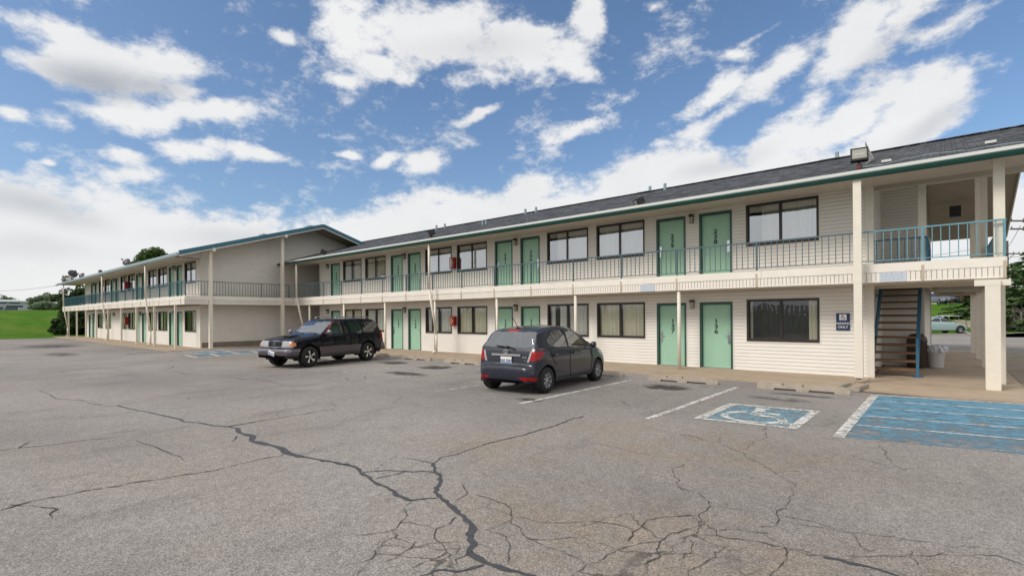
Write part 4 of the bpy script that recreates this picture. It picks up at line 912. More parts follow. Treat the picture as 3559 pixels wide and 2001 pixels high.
def car(name,spec,loc,rz,mats,label,cat='car',group=None):
    """mats: dict part key -> (object name, material); spec['cls'](x,|y|,z,ny,nx,nz,side) -> key"""
    root=empty(name,loc,rz,label=label,cat=cat,group=group)
    V,Fc=shell(spec); C=V[Fc].mean(axis=1)
    e1=V[Fc[:,2]]-V[Fc[:,0]]; e2=V[Fc[:,3]]-V[Fc[:,1]]; Nn=np.cross(e1,e2); ln=np.linalg.norm(Nn,axis=1); ok=ln>1e-10; Nn/=np.maximum(ln,1e-12)[:,None]
    # outward
    cx=C-np.array([C[:,0].mean(),0,.7]); 
    keys=[]
    for i in range(len(Fc)):
        if not ok[i]: keys.append(None); continue
        x,y,z=C[i]; keys.append(spec['cls'](x,abs(y),z,abs(Nn[i][1]),Nn[i][0],abs(Nn[i][2]),1 if y>0 else -1))
    L=spec['L']; wheels=spec['wheels']; rw=spec['rw']; R_=spec.get('arch',rw*1.18); Wd=spec['W']
    for i in range(len(Fc)):
        x,y,z=C[i]
        if keys[i] and any((x-a)**2+(z-rw)**2<R_**2 for a in wheels) and abs(y)>Wd-.45 and z<rw+R_: keys[i]=None
    parts={}
    for k in sorted({k for k in keys if k}):
        idx=[i for i,q in enumerate(keys) if q==k]
        nm,m=mats[k]
        splits=[('a',idx)]
        if nm in('headlight','taillight','side_window','reflector','fog_lamp','turn_signal','mirror','side_cladding'): splits=[('l',[i for i in idx if C[i][1]>0]),('r',[i for i in idx if C[i][1]<=0])]
        for _,ii in splits:
            if not ii: continue
            f=Fc[ii]; u,inv=np.unique(f,return_inverse=True); me=bpy.data.meshes.new(nm); vv=V[u]
            if spec.get('push',{}).get(k):
                vv=vv+np.sign(vv[:,1:2])*np.array([[0,spec['push'][k],0]])
            me.from_pydata([tuple(map(float,q)) for q in vv],[],[tuple(map(int,q)) for q in inv.reshape(f.shape)]); me.materials.append(m)
            bm=bmesh.new(); bm.from_mesh(me); bmesh.ops.remove_doubles(bm,verts=bm.verts,dist=.0008); bmesh.ops.recalc_face_normals(bm,faces=bm.faces)
            for fc in bm.faces: fc.smooth=True
            bm.to_mesh(me); bm.free()
            o=bpy.data.objects.new(nm,me); col.objects.link(o); o.parent=root; parts.setdefault(nm,[]).append(o)
    # inside: floor pan, arch liners, seats
    g=MB(); 
    g.box(.25,L-.25,-Wd+.16,Wd-.16,spec['zb'][1][1]+.02,spec['floor'])
    for a in wheels:
        for s in (-1,1):
            n=18; y0_,y1_=s*(Wd-.34),s*(Wd-.03)
            pts=[(a+R_*math.cos(t),rw+R_*math.sin(t)) for t in [math.pi*1.08-(math.pi*1.16)*i/n for i in range(n+1)]]
            for (p,q),(p2,q2) in zip(pts[:-1],pts[1:]): g.quad((p,y0_,q),(p2,y0_,q2),(p2,y1_,q2),(p,y1_,q))
            g.poly([(p,y0_,q) for p,q in pts])
    g.build('underbody',M['underbody'],root)
    if spec.get('seats'):
        g=MB()
        for (x,w) in spec['seats']:
            for s in (-1,1):
                g.box(x,x+.5,s*.38-.25,s*.38+.25,spec['floor'],spec['floor']+.25); k=len(g.v); g.box(-.06,.06,-.24,.24,0,.58); g.box(-.05,.05,-.12,.12,.60,.80)
                g.xf(Matrix.Translation((x+.52,s*.38,spec['floor']+.2))@Matrix.Rotation(R(12),4,'Y'),k)
        g.build('seats',spec['seatmat'],root)
    # wheels
    for a in wheels:
        for s in (-1,1):
            w=rw; tw=spec.get('tw',.11); cy_=s*(Wd-.13)
            g=MB(); g.lathe([(w*.60,-tw),(w*.93,-tw),(w*.985,-tw*.8),(w,-tw*.5),(w,tw*.5),(w*.985,tw*.8),(w*.93,tw),(w*.60,tw)],n=36,axis='y'); wh=g.build('wheel',M['tyre'],root,smooth=True,loc=(a,cy_,rw))
            g=MB(); k=spec['spokes']; rr_=w*.64; o=s*(tw-.025)
            prof=[(rr_,o*1.15),(rr_*.93,o*1.22),(rr_*.90,o*.6)]; g.lathe(prof,n=32,axis='y')
            g.lathe([(rr_*.9,o*.30),(0,o*.30)],n=24,axis='y',m=1)
            g.lathe([(0,o*1.12),(rr_*.16,o*1.1),(rr_*.22,o*.8)],n=16,axis='y')
            for i in range(k):
                t=2*math.pi*i/k+.3; sw=spec.get('sw',.16)
                tt=spec.get('twist',0)
                a0,a1=t-sw*1.2,t+sw*1.2; b0,b1=t-sw*.8+tt,t+sw*.8+tt
                P=[(rr_*.18*math.cos(a0)*1.0,o*1.05,rr_*.18*math.sin(a0)),(rr_*.18*math.cos(a1),o*1.05,rr_*.18*math.sin(a1)),(rr_*.95*math.cos(b1),o*1.16,rr_*.95*math.sin(b1)),(rr_*.95*math.cos(b0),o*1.16,rr_*.95*math.sin(b0))]
                g.quad(*P); g.quad(*[(p[0],o*.5,p[2]) for p in P]); 
                for p,q in ((1,2),(3,0)): g.quad(P[p],P[q],(P[q][0],o*.5,P[q][2]),(P[p][0],o*.5,P[p][2]))
            g.build('rim',[spec['rimmat'],M['black']],wh)
    return root,parts,V
def lateral(spec,x,z):
    """half width of the skin at (x,z)"""
    V=spec['_V']; d=(V[:,0]-x)**2+(V[:,2]-z)**2; m=(V[:,1]>0); i=np.argmin(np.where(m,d-V[:,1]*.0005,9e9)); return float(V[i,1])
def paint(name,c,flake=.0):
    m=mat(name,c,.30,.0,coat=.55,spec=.3); return m
M['p_grey']=paint('car_paint_grey',(.019,.022,.036)); M['p_black']=mat('car_paint_black',(.003,.003,.009),.25,coat=.35,spec=.12); M['clad']=mat('cladding_taupe',(.075,.060,.070),.4,coat=.3)
M['carglass']=glass('car_window',(.50,.60,.56),.20,.85); M['cargl_dark']=glass('car_window_tinted',(.03,.03,.03),.10,.8)
M['windshield']=glass('car_windshield',(.62,.70,.67),.28,.85)
def lens(name,c,rough=.12,em=None): return mat(name,c,rough,coat=1)
M['lens_red']=mat('lens_red',(.33,.008,.010),.3,spec=.2,coat=.3); M['lens_clear']=lens('lens_clear',(.36,.36,.36)); M['lens_amber']=lens('lens_amber',(.65,.20,.03)); M['seam']=mat('door_gap',(.002,.002,.003),.8)
M['seat_grey']=mat('seat_cloth',(.10,.10,.105),.9); M['seat_tan']=mat('seat_cloth_light',(.25,.27,.25),.9); M['hub']=mat('hubcap_silver',(.48,.49,.52),.35,.6)
M['alloy']=mat('alloy_silver',(.62,.62,.63),.22,.9)
# --- grey hatchback; local x runs from the nose (0) to the tail (L)
def cls_h(x,y,z,ny,nx,nz,s):
    belt=lerp_tab([(0,.86),(.9,.93),(3.5,1.03)],x)
    if z>belt:
        # side glass
        if ny>.55:
            if inpoly(x,z,[(1.30,.965),(1.80,1.335),(2.12,1.405),(2.20,1.41),(2.26,.985)]): return 'sw1'
            if inpoly(x,z,[(2.36,.99),(2.30,1.41),(2.85,1.385),(3.12,1.25),(3.20,1.12),(3.02,1.03)]): return 'sw2'
            if inpoly(x,z,[(2.255,.98),(2.20,1.42),(2.31,1.42),(2.37,.98)]): return 'pil'
        if x<1.75 and x>.98 and z<1.40 and z>.97 and ny<.55 and y<.62+(1.0-z)*.1+.10: return 'ws'
        if x>3.42 and z<1.375 and z>1.035 and y<.62+(1.375-z)*.22: return 'rw'
    if x>3.38 and z>1.385 and z<1.43 and y<.16 and nx!=0 and nz<.98: return 'brake'
    # tail lamps: tall wedges wrapping the corner
    if x>3.30:
        if inpoly(y if x>3.62 else 1.45-(x-3.3)*1.6+0*z, z, [(.55,.71),(.63,.95),(.90,.96),(1.0,.95),(.84,.78)]) and x>3.62:
            return 'tl' if y-.60>(z-.8)*.25+.03 else 'tlc'
        if x<=3.62 and inpoly(x,z,[(3.43,.955),(3.62,.955),(3.63,.75),(3.58,.80)]): return 'tl'
        if x>3.6 and .31<z<.385 and y>.50-(z-.31)*1.2 and y<.80: return 'refl'
        if x>3.55 and z<.27: return 'blk'
    if x<.75 and y>.42 and inpoly(x,z,[(.10,.60),(.12,.70),(.78,.90),(.70,.78),(.35,.62)]): return 'hl'
    if z<.22: return 'blk'
    return 'body'
hatch=dict(L=3.9,W=.85,rw=.295,wheels=(.74,3.33),zb=[(0,.26),(.3,.19),(3.5,.20),(3.9,.27)],floor=.42,
 top=[(.10,.30),(.02,.36),(0,.50),(.05,.64),(.22,.76),(.55,.88),(.95,.98),(1.15,1.10),(1.62,1.40),(2.05,1.495),(2.6,1.505),(3.1,1.465),(3.40,1.42),(3.47,1.405),(3.50,1.375),(3.60,1.20),(3.70,1.02),(3.745,.93),(3.765,.76),(3.775,.64),(3.86,.615),(3.90,.57),(3.90,.40),(3.87,.30),(3.83,.27)],
 w=[(0,.50),(.06,.66),(.25,.78),(.6,.835),(1.2,.845),(3.0,.85),(3.45,.835),(3.72,.78),(3.84,.70),(3.9,.60)],
 belt=[(0,.90),(1.0,.95),(3.5,1.03),(3.9,1.0)],tumble=.40,bulge=.005,cls=cls_h,spokes=8,sw=.13,rimmat=M['hub'],seats=[(1.45,1),(2.45,1)],seatmat=M['seat_grey'],step=.022)
hm={'body':('body',M['p_grey']),'sw1':('side_window',M['carglass']),'sw2':('side_window',M['carglass']),'pil':('door_pillar',M['black']),'ws':('windshield',M['windshield']),'rw':('rear_window',M['windshield']),'brake':('brake_light',M['lens_red']),
 'tl':('taillight',M['lens_red']),'tlc':('taillight',M['lens_clear']),'refl':('reflector',M['lens_red']),'blk':('lower_trim',M['black']),'hl':('headlight',M['lens_clear'])}
def seams(root,spec,lines,m,w=.010):
    for ln in lines:
        for s in (-1,1):
            g=MB(); P=[]
            for (x,z) in ln:
                P.append(Vector((x,s*(lateral(spec,x,z)+.003),z)))
            for a,b in zip(P[:-1],P[1:]): g.bar(a,b,.006,w,up=(0,1,0))
            g.build('door_seam',m,root)
def dense(pts,n=6):
    o=[]
    for a,b in zip(pts[:-1],pts[1:]): o+=[(a[0]+(b[0]-a[0])*i/n,a[1]+(b[1]-a[1])*i/n) for i in range(n)]
    return o+[pts[-1]]
# facing the building: local +x (tail) points back to the camera side
ax_r=Vector((-7.64,9.10)); ax_f=Vector((-7.89,11.70)); d=(ax_f-ax_r).normalized()
ang=math.atan2(-d.y,-d.x)                          # direction of local +x
nose=ax_f+d*hatch['wheels'][0]
hroot,hp,HV=car('parked_hatchback',hatch,(nose.x,nose.y,ZL),ang,hm,'dark blue-grey hatchback parked nose-in, its tail and chrome strip towards the lot','hatchback'); hatch['_V']=HV
seams(hroot,hatch,[dense([(1.18,.92),(1.12,.60),(1.20,.30)]),dense([(2.30,.97),(2.33,.60),(2.28,.30)]),dense([(3.22,1.0),(3.12,.75),(2.98,.62)]),dense([(1.2,.30),(2.28,.30),(2.92,.32)])],M['seam'])
g=MB(); g.bar((3.785,-.40,.865),(3.785,.40,.865),.03,.045,up=(0,0,1)); g.build('chrome_strip',M['chrome'],hroot)
g=MB()
def ring(g,c,a,b,t,n=20):
    for i in range(n):
        p=2*math.pi*i/n;q_=2*math.pi*(i+1)/n
        g.bar((c[0],c[1]+a*math.cos(p),c[2]+b*math.sin(p)),(c[0],c[1]+a*math.cos(q_),c[2]+b*math.sin(q_)),t,t)
ring(g,(3.785,0,.945),.068,.048,.014); ring(g,(3.787,0,.963),.038,.022,.011); ring(g,(3.787,0,.945),.018,.044,.011); g.build('emblem',M['chrome'],hroot)
def plate(root,x,z,txt,face,tilt=0,scale=1,yy=0):
    p=empty('license_plate',(x,yy,z)); p.parent=root; p.rotation_euler=(tilt,0,face)
    g=MB(); g.box(-.152,.152,-.006,.006,-.077,.077); g.build('plate',M['signwhite'],p)
    g=MB(); g.box(-.145,.145,-.0075,-.006,-.072,-.045); g.build('plate_band',mat('plate_blue',(.05,.20,.42),.5),p)
    me=text_mesh(txt,.085,'lettering',M['navy'],bold=.002,ext=.001); place(me,'lettering',p,(0,-.0085,-.035))
plate(hroot,3.782,.745,'X65 0367',R(90))
g=MB(); g.box(3.76,3.772,-.30,.30,.655,.84) if False else None
g=MB(); g.bar((3.775,-.30,.655),(3.775,.30,.655),.02,.018); g.build('tailgate_trim',M['chrome'],hroot)
me=text_mesh('YARIS',.05,'badge',M['chrome'],bold=.001,ext=.002); me.transform(Matrix.Rotation(R(90),4,'Z')); place(me,'badge',hroot,(3.785,.50,.80)); me=text_mesh('LE',.045,'badge',M['chrome'],ext=.002); me.transform(Matrix.Rotation(R(90),4,'Z')); place(me,'badge',hroot,(3.785,.52,.735))
g=MB(); g.bar((3.735,.02,1.03),(3.72,-.30,1.06),.02,.025); g.bar((3.72,-.30,1.06),(3.71,-.32,1.055),.02,.02); g.bar((3.735,.22,.985),(3.72,-.02,1.06),.025,.03); g.build('rear_wiper',M['black'],hroot)
g=MB(); g.cyl((3.30,0.0,1.46),(3.52,0.0,1.72),.008,6); g.box(3.27,3.33,-.025,.025,1.45,1.475); g.build('antenna',M['black'],hroot)
for s in (-1,1):
    g=MB(); g.lathe([(0,0),(.05,.005),(.085,.03),(.09,.07),(.075,.10),(0,.105)],n=16,axis='y'); g.xf(Matrix.Translation((1.30,s*.90+(0 if s>0 else -.1),1.0))@Matrix.Diagonal((1.0,1.25,.85,1))); g.bar((1.34,s*.80,.98),(1.32,s*.92,.99),.05,.04); g.build('side_mirror',M['p_grey'],hroot,smooth=True)
for x in (2.08,3.0):
    for s in (-1,1):
        g=MB(); yv=lateral(hatch,x,.83); g.bar((x-.10,s*(yv+.025),.845),(x+.08,s*(yv+.025),.845),.022,.035); g.build('door_handle',M['p_grey'],hroot)
g=MB(); g.cyl((3.70,.32,.24),(3.93,.33,.215),.024,10); g.build('exhaust_pipe',M['black'],hroot)
# --- black off-roader with taupe cladding, nose towards the lot
def cls_s(x,y,z,ny,nx,nz,s):
    if z>1.11:
        if ny>.5:
            if inpoly(x,z,[(1.52,1.13),(2.02,1.56),(2.42,1.585),(2.44,1.13)]): return 'sw'
            if inpoly(x,z,[(2.54,1.13),(2.52,1.59),(3.38,1.59),(3.42,1.13)]): return 'swd'
            if inpoly(x,z,[(3.52,1.15),(3.50,1.58),(4.30,1.56),(4.50,1.15)]): return 'swd2'
            if inpoly(x,z,[(2.44,1.12),(2.42,1.59),(2.53,1.59),(2.54,1.12)]): return 'pil'
        if 1.30<x<2.02 and 1.13<z<1.585 and ny<.5 and y<.66+(1.6-z)*.22: return 'ws'
        if x>4.30 and z<1.58 and z>1.16 and ny<.6: return 'rwd'
    if x<.45:
        if .74<z<.93 and y<.33: return 'grille'
        if .745<z<.925 and .36<y and x<.30 and y<.72: return 'hl'
        if .76<z<.88 and y>=.69 and x<.30: return 'ts'
        if .71<z<.94 and (x<.22 or y<.80): return 'chr'
        if .575<z<.665: return 'bump'
        if z<=.575 and z>.44: return 'bumpg'
        if z<=.44: return 'blk'
    if x>4.42 and .40<z<.72: return 'clad'
    if x>4.45 and .86<z<1.14 and y>.70: return 'tl'
    if z<.36: return 'blk'
    if z<.70 and 1.28<x<3.32 : return 'clad' if z<.68 else 'clad'
    return 'body'
suv=dict(L=4.78,W=.90,rw=.365,wheels=(.86,3.70),zb=[(0,.36),(.4,.30),(4.3,.32),(4.78,.42)],floor=.6,arch=.46,
 top=[(.12,.38),(.03,.42),(0,.50),(.0,.64),(.05,.67),(.12,.69),(.13,.80),(.16,.93),(.30,.99),(.8,1.06),(1.30,1.11),(1.44,1.17),(2.0,1.60),(2.2,1.665),(2.9,1.70),(3.8,1.695),(4.22,1.665),(4.34,1.60),(4.50,1.25),(4.60,1.08),(4.64,.74),(4.74,.71),(4.78,.66),(4.78,.48),(4.74,.42)],
 w=[(0,.70),(.08,.80),(.3,.86),(.8,.885),(1.5,.885),(3.9,.89),(4.4,.875),(4.65,.83),(4.78,.76)],
 belt=[(0,1.0),(1.2,1.10),(4.6,1.13),(4.78,1.1)],tumble=.30,bulge=.005,cls=cls_s,spokes=5,sw=.26,twist=.25,rimmat=M['alloy'],seats=[(2.0,1),(2.9,1)],seatmat=M['seat_tan'],tw=.13,step=.024,push={'clad':.018})
sm={'body':('body',M['p_black']),'sw':('side_window',M['carglass']),'swd':('side_window',M['cargl_dark']),'swd2':('side_window',M['cargl_dark']),'pil':('door_pillar',M['p_black']),'ws':('windshield',M['windshield']),'rwd':('rear_window',M['cargl_dark']),
 'grille':('grille',M['black']),'hl':('headlight',M['lens_clear']),'ts':('turn_signal',M['lens_amber']),'chr':('headlight_surround',mat('surround_silver',(.26,.26,.30),.25,.8)),'bump':('bumper',mat('bumper_silver',(.20,.185,.22),.25,.4,coat=.5)),'bumpg':('bumper_valance',M['clad']),'blk':('lower_trim',M['black']),'clad':('side_cladding',M['clad']),'tl':('taillight',M['lens_red'])}
ax_f=Vector((-17.78,8.72)); ax_r=Vector((-18.42,11.50)); d=(ax_r-ax_f).normalized(); nose=ax_f-d*suv['wheels'][0]
sroot,sp_,SV=car('parked_suv',suv,(nose.x,nose.y,ZL),math.atan2(d.y,d.x),sm,'black off-roader with taupe lower cladding and silver headlight surround, nose towards the lot','off-roader'); suv['_V']=SV
seams(sroot,suv,[dense([(1.36,1.08),(1.34,.70)]),dense([(2.49,1.12),(2.49,.42)]),dense([(3.46,1.12),(3.44,.85),(3.30,.70)]),dense([(1.32,.695),(3.3,.70)]),dense([(1.33,.52),(3.28,.52)]),dense([(1.33,.44),(3.28,.44)])],M['seam'])
for s in (-1,1):
    g=MB(); g.tube([(2.3,s*.52,1.69),(2.36,s*.52,1.755),(4.0,s*.52,1.75),(4.08,s*.52,1.68)],.018,8); g.bar((3.1,s*.52,1.69),(3.1,s*.52,1.75),.03,.03); g.build('roof_rail',M['steel'],sroot)
    g=MB(); g.lathe([(0,0),(.06,.005),(.10,.04),(.10,.09),(.085,.12),(0,.13)],n=16,axis='y'); g.xf(Matrix.Translation((1.62,s*.97+(0 if s>0 else -.12),1.20))@Matrix.Diagonal((.7,1.4,.95,1))); g.bar((1.64,s*.84,1.15),(1.63,s*1.0,1.17),.05,.05); g.build('side_mirror',mat('mirror_grey',(.12,.12,.15),.3,coat=1),sroot,smooth=True)
    g=MB(); g.box(1.5,3.2,s*.905-.06,s*.905+.05,.33,.365); g.build('running_board',M['black'],sroot)
    # red film along the top of the front door glass
    g=MB(); P=[(1.60,1.16),(2.0,1.545),(2.40,1.565)]; P=dense(P,6)
    for a,b in zip(P[:-1],P[1:]): g.bar((a[0],s*(lateral(suv,*a)+.004),a[1]),(b[0],s*(lateral(suv,*b)+.004),b[1]),.008,.04,up=(0,1,0))
    g.build('window_visor',mat('visor_red%d'%s,(.50,.015,.02),.3),sroot)
    for x in (2.30,3.30):
        g=MB(); yv=lateral(suv,x,1.0); g.bar((x-.08,s*(yv+.02),1.0),(x+.08,s*(yv+.02),1.0),.02,.035); g.build('door_handle',M['p_black'],sroot)
plate(sroot,-.02,.52,'J62 614',R(-90),tilt=0); 
for o in sroot.children:
    if o.name.startswith('license_plate'): o.rotation_euler=(0,R(0),R(-90)); o.rotation_euler.y=R(14); o['label']='crooked front license plate'
g=MB(); 
for k in range(-6,7): g.box(.10,.125,k*.048-.006,k*.048+.006,.755,.915)
g.build('grille_bars',mat('grille_grey',(.12,.12,.15),.3,.5),sroot)
g=MB(); ring(g,(.098,0,.84),.055,.045,.012); g.build('emblem',M['chrome'],sroot)
g=MB(); g.box(.62,1.2,-.18,.18,1.045,1.09) ; g.build('hood_scoop',M['p_black'],sroot)
for s in (0,1):
    g=MB(); g.bar((1.40,-.55+.62*s,1.16),(1.47,.0+.62*s,1.20),.02,.02); g.build('wiper',M['black'],sroot)
# --- cars behind the motel: same skin builder, coarser
def bgcar(name,kind,px,py,rz,c,label,cat,z=None,Y=None,metal=0):
    p=onZ(px,py) if Y is None else onY(px,py,Y)
    zz=ZL if z is None else z
    if kind=='sedan': top=[(.1,.3),(0,.45),(.02,.62),(.3,.74),(1.2,.90),(1.35,.97),(2.0,1.34),(2.5,1.40),(3.1,1.37),(3.75,1.02),(4.1,.98),(4.55,.93),(4.7,.80),(4.7,.5),(4.62,.3)]; L=4.7; belt=[(0,.9),(1.3,.93),(4.7,.97)]; win=[(1.45,.98),(2.1,1.32),(2.9,1.33),(3.45,1.04)]
    elif kind=='wagon': top=[(.1,.35),(0,.5),(.02,.7),(.3,.82),(1.1,.95),(1.25,1.02),(1.9,1.45),(2.4,1.52),(3.6,1.50),(4.05,1.42),(4.45,1.10),(4.55,.95),(4.6,.6),(4.55,.35)]; L=4.6; belt=[(0,.95),(1.2,1.0),(4.6,1.05)]; win=[(1.4,1.04),(2.0,1.42),(3.7,1.41),(4.1,1.12)]
    else: top=[(.1,.4),(0,.55),(.02,.9),(.3,1.0),(1.1,1.08),(1.3,1.15),(1.8,1.65),(2.2,1.75),(4.2,1.74),(4.5,1.65),(4.7,1.1),(4.75,.6),(4.7,.4)]; L=4.75; belt=[(0,1.05),(1.2,1.1),(4.75,1.13)]; win=[(1.45,1.15),(1.9,1.63),(4.3,1.64),(4.5,1.17)]
    def cls(x,y,z_,ny,nx,nz,s):
        b=lerp_tab(belt,x)
        if z_>b+.04:
            if ny>.5 and inpoly(x,z_,win) and not any(abs(x-q)<.035 for q in (2.45,3.4)): return 'sw'
            if ny<=.5 and nz<.97 and z_<win[1][1]+.02 and y<.62: return 'ws' if x<2.2 else 'rw'
        if x>L-.35 and b-.32<z_<b-.02 and y>.52: return 'tl'
        if x<.5 and .55<z_<.72 and y>.4: return 'hl'
        if z_<.27: return 'blk'
        return 'body'
    sp=dict(L=L,W=.87,rw=.32,wheels=(.9,L-1.0),zb=[(0,.28),(.4,.22),(L-.4,.22),(L,.3)],floor=.5,top=top,w=[(0,.55),(.2,.76),(.6,.84),(L-.6,.85),(L-.2,.78),(L,.62)],belt=belt,tumble=.38,cls=cls,spokes=7,sw=.2,rimmat=M['hub'],step=.07,cnt=[1,1,1,6,3,1,7,2,4])
    pm=paint('paint_'+name+str(int(px)),c)
    mm={'body':('body',pm),'sw':('side_window',M['cargl_dark']),'ws':('windshield',M['carglass']),'rw':('rear_window',M['carglass']),'tl':('taillight',M['lens_red']),'hl':('headlight',M['lens_clear']),'blk':('lower_trim',M['black'])}
    dx=Vector((math.cos(rz),math.sin(rz)))
    return car(name,sp,(p.x-dx.x*L/2,p.y-dx.y*L/2,zz),rz,mm,label,cat,group='cars parked behind the motel')[0]
# local +x is the tail; the camera looks north-west, so tails to the right point along (cos -41)
RGT=R(40)
bgcar('parked_sedan','sedan',3251,1158,RGT+math.pi,(.30,.42,.42),'pale mint sedan seen side-on through the breezeway, nearest row','sedan')
bgcar('parked_wagon','wagon',3275,1147,RGT,(.62,.62,.60),'white station wagon just behind the mint sedan','station wagon',z=ZL)
bgcar('parked_sedan','sedan',3292,1139,RGT,(.60,.60,.60),'white car with red taillight poking out behind the wagon','sedan',z=ZL)
hz=lambda p:gz(p.x,p.y)+.02
for (px,knd,c,rzz,lab,cat) in ((3268,'van',(.10,.12,.16),R(115),'slate grey off-roader at the left end of the row on the grassy rise','off-roader'),(3295,'wagon',(.02,.03,.14),R(110),'dark blue car second in the row on the grassy rise','car'),(3325,'sedan',(.35,.02,.04),R(60),'red car third in the row on the grassy rise','sedan')):
    p=onY(px,1066,101); bgcar('parked_car',knd,px,1066,rzz,c,lab,cat,Y=101,z=gz(p.x,101)+.02)
# ================================================================== trees and shrubs
def leafcloud(g,c,rad,n,size,r,squash=1,aniso=None):
    for _ in range(n):
        while True:
            v=Vector((r.uniform(-1,1),r.uniform(-1,1),r.uniform(-1,1)))
            if .15<v.length<1: break
        v=v.normalized()*(v.length**.5)
        p=Vector(c)+Vector((v.x*rad,v.y*rad,v.z*rad*squash)); s=size*r.uniform(.6,1.4)
        a=Vector((r.gauss(0,1),r.gauss(0,1),r.gauss(0,.7))).normalized(); b=a.cross(Vector((r.gauss(0,1),r.gauss(0,1),r.gauss(0,1)))).normalized()
        g.quad(p-a*s*.5,p+b*s*.32,p+a*s*.5,p-b*s*.32)
def broad_tree(name,base,h,rad,label,m,n=26,lpc=90,size=.32,seed=1,trunkfrac=.3,group=None,cat='tree'):
    r=random.Random(seed); o=empty(name,base,label=label,cat=cat,group=group)
    g=MB(); top=h*.62; g.cyl((0,0,-.2),(0,0,h*trunkfrac),h*.030,10,r2=h*.024); g.cyl((0,0,h*trunkfrac),(r.uniform(-.3,.3),r.uniform(-.3,.3),top),h*.024,8,r2=h*.008)
    cl=[]
    for i in range(n):
        t=r.uniform(0,6.283); zz=r.uniform(trunkfrac,.97)*h; env=math.sin(math.pi*min(1,max(.08,(zz/h-trunkfrac*.8)/(1.04-trunkfrac*.8))))**.6
        rr_=rad*env*r.uniform(.35,1); c=(rr_*math.cos(t),rr_*math.sin(t),zz); cl.append(c)
        z0=min(top,max(h*trunkfrac*.9,zz-rr_*.7)); g.cyl((0,0,z0),(c[0]*.9,c[1]*.9,c[2]-.05*h),h*.007,5,r2=h*.002,cap=False)
    g.build('trunk',M['bark'],o)
    g=MB()
    for c in cl: leafcloud(g,c,rad*r.uniform(.20,.36),lpc,size,r,.75)
    g.build('crown',m,o); return o
def spruce(base,h,rad,label,seed=1,step=.42,dens=1.0,sz=.16,group='spruces beyond the lane',m=None,z0=.25):
    r=random.Random(seed); o=empty('spruce_tree',base,label=label,cat='conifer',group=group)
    g=MB(); g.cyl((0,0,-.2),(0,0,h*.97),h*.018,8,r2=.02); f=MB(); z=z0
    while z<h*.985:
        k=1-z/h; L=rad*(k**.85)*r.uniform(.85,1.1)+.10; nb=max(5,int((7+6*k)*dens)); t0=r.random()*6
        for i in range(nb):
            t=t0+6.283*i/nb+r.uniform(-.25,.25); l=L*r.uniform(.72,1.12); dr=.16+.16*k
            e=Vector((l*math.cos(t),l*math.sin(t),-l*dr)); p0=Vector((0,0,z))
            g.cyl(p0,p0+e*.8,.02,4,r2=.006,cap=False)
            ns=max(5,int(l/.16))
            for j in range(ns):
                s=(j+.6)/ns; q_=p0+e*s+Vector((0,0,.10*l*s*s)); wd=.30*l*(1-s*.75)*.55+.07
                for q in range(int(3*dens)+1):
                    side=r.uniform(-1,1); pp=q_+Vector((-math.sin(t),math.cos(t),0))*side*wd+Vector((0,0,r.uniform(-.10,.04)))
                    dirv=(Vector((math.cos(t),math.sin(t),-.35))+Vector((-math.sin(t),math.cos(t),0))*side*.8+Vector((r.gauss(0,.15),r.gauss(0,.15),r.gauss(0,.2)))).normalized()
                    b=dirv.cross(Vector((r.gauss(0,.4),r.gauss(0,.4),1))).normalized(); s_=sz*r.uniform(.8,1.5)
                    f.quad(pp-dirv*s_*.5,pp+b*s_*.28,pp+dirv*s_*.9,pp-b*s_*.28)
        z+=step*r.uniform(.8,1.15)*(.55+.45*k)
    g.build('trunk',M['bark'],o); f.build('crown',m or M['needle'],o); return o
def at(px,py,Y,dz=0): p=onY(px,py,Y); return Vector((p.x,p.y,gz(p.x,p.y)+dz))
spruce(at(3600,1140,63),onY(3600,845,63).z-gz(8,63),4.6,'large dense spruce filling the right edge beyond the lane',seed=3,sz=.34,step=.55)
spruce(at(3530,1140,68),onY(3530,905,68).z-gz(8,68),3.3,'smaller spruce with dead twigs left of the large one',seed=5,sz=.30,step=.5)
spruce(at(3372,1120,70),5.8,3.3,'dark low spruce at the end of the parked cars seen through the breezeway',seed=8,sz=.26,step=.45)
spruce(at(3700,1140,72),8.5,4.5,'tall spruce behind the large one beyond the lane',seed=13,sz=.4,step=.7)
# bare grey twigs sticking out of the smaller spruce
b=at(3550,1120,61); tw=empty('bare_bush',b,label='bare grey twiggy bush in front of the large spruce',cat='bush'); g=MB(); r=random.Random(2)
for i in range(46):
    t=r.uniform(0,6.28); e=r.uniform(.2,1.2); L=r.uniform(.8,1.9); p=Vector((0,0,.4+r.uniform(0,1.6))); q=p+Vector((math.cos(t)*math.cos(e),math.sin(t)*math.cos(e),math.sin(e)*.6))*L; g.cyl(p,q,.014,4,r2=.004,cap=False)
    for _ in range(3): s=r.uniform(.4,.9); c=p+(q-p)*s; g.cyl(c,c+Vector((r.gauss(0,.3),r.gauss(0,.3),r.gauss(0,.25))),.008,3,r2=.003,cap=False)
g.cyl((0,0,-.1),(0,0,2),.05,6); g.build('twigs',M['twig'],tw)
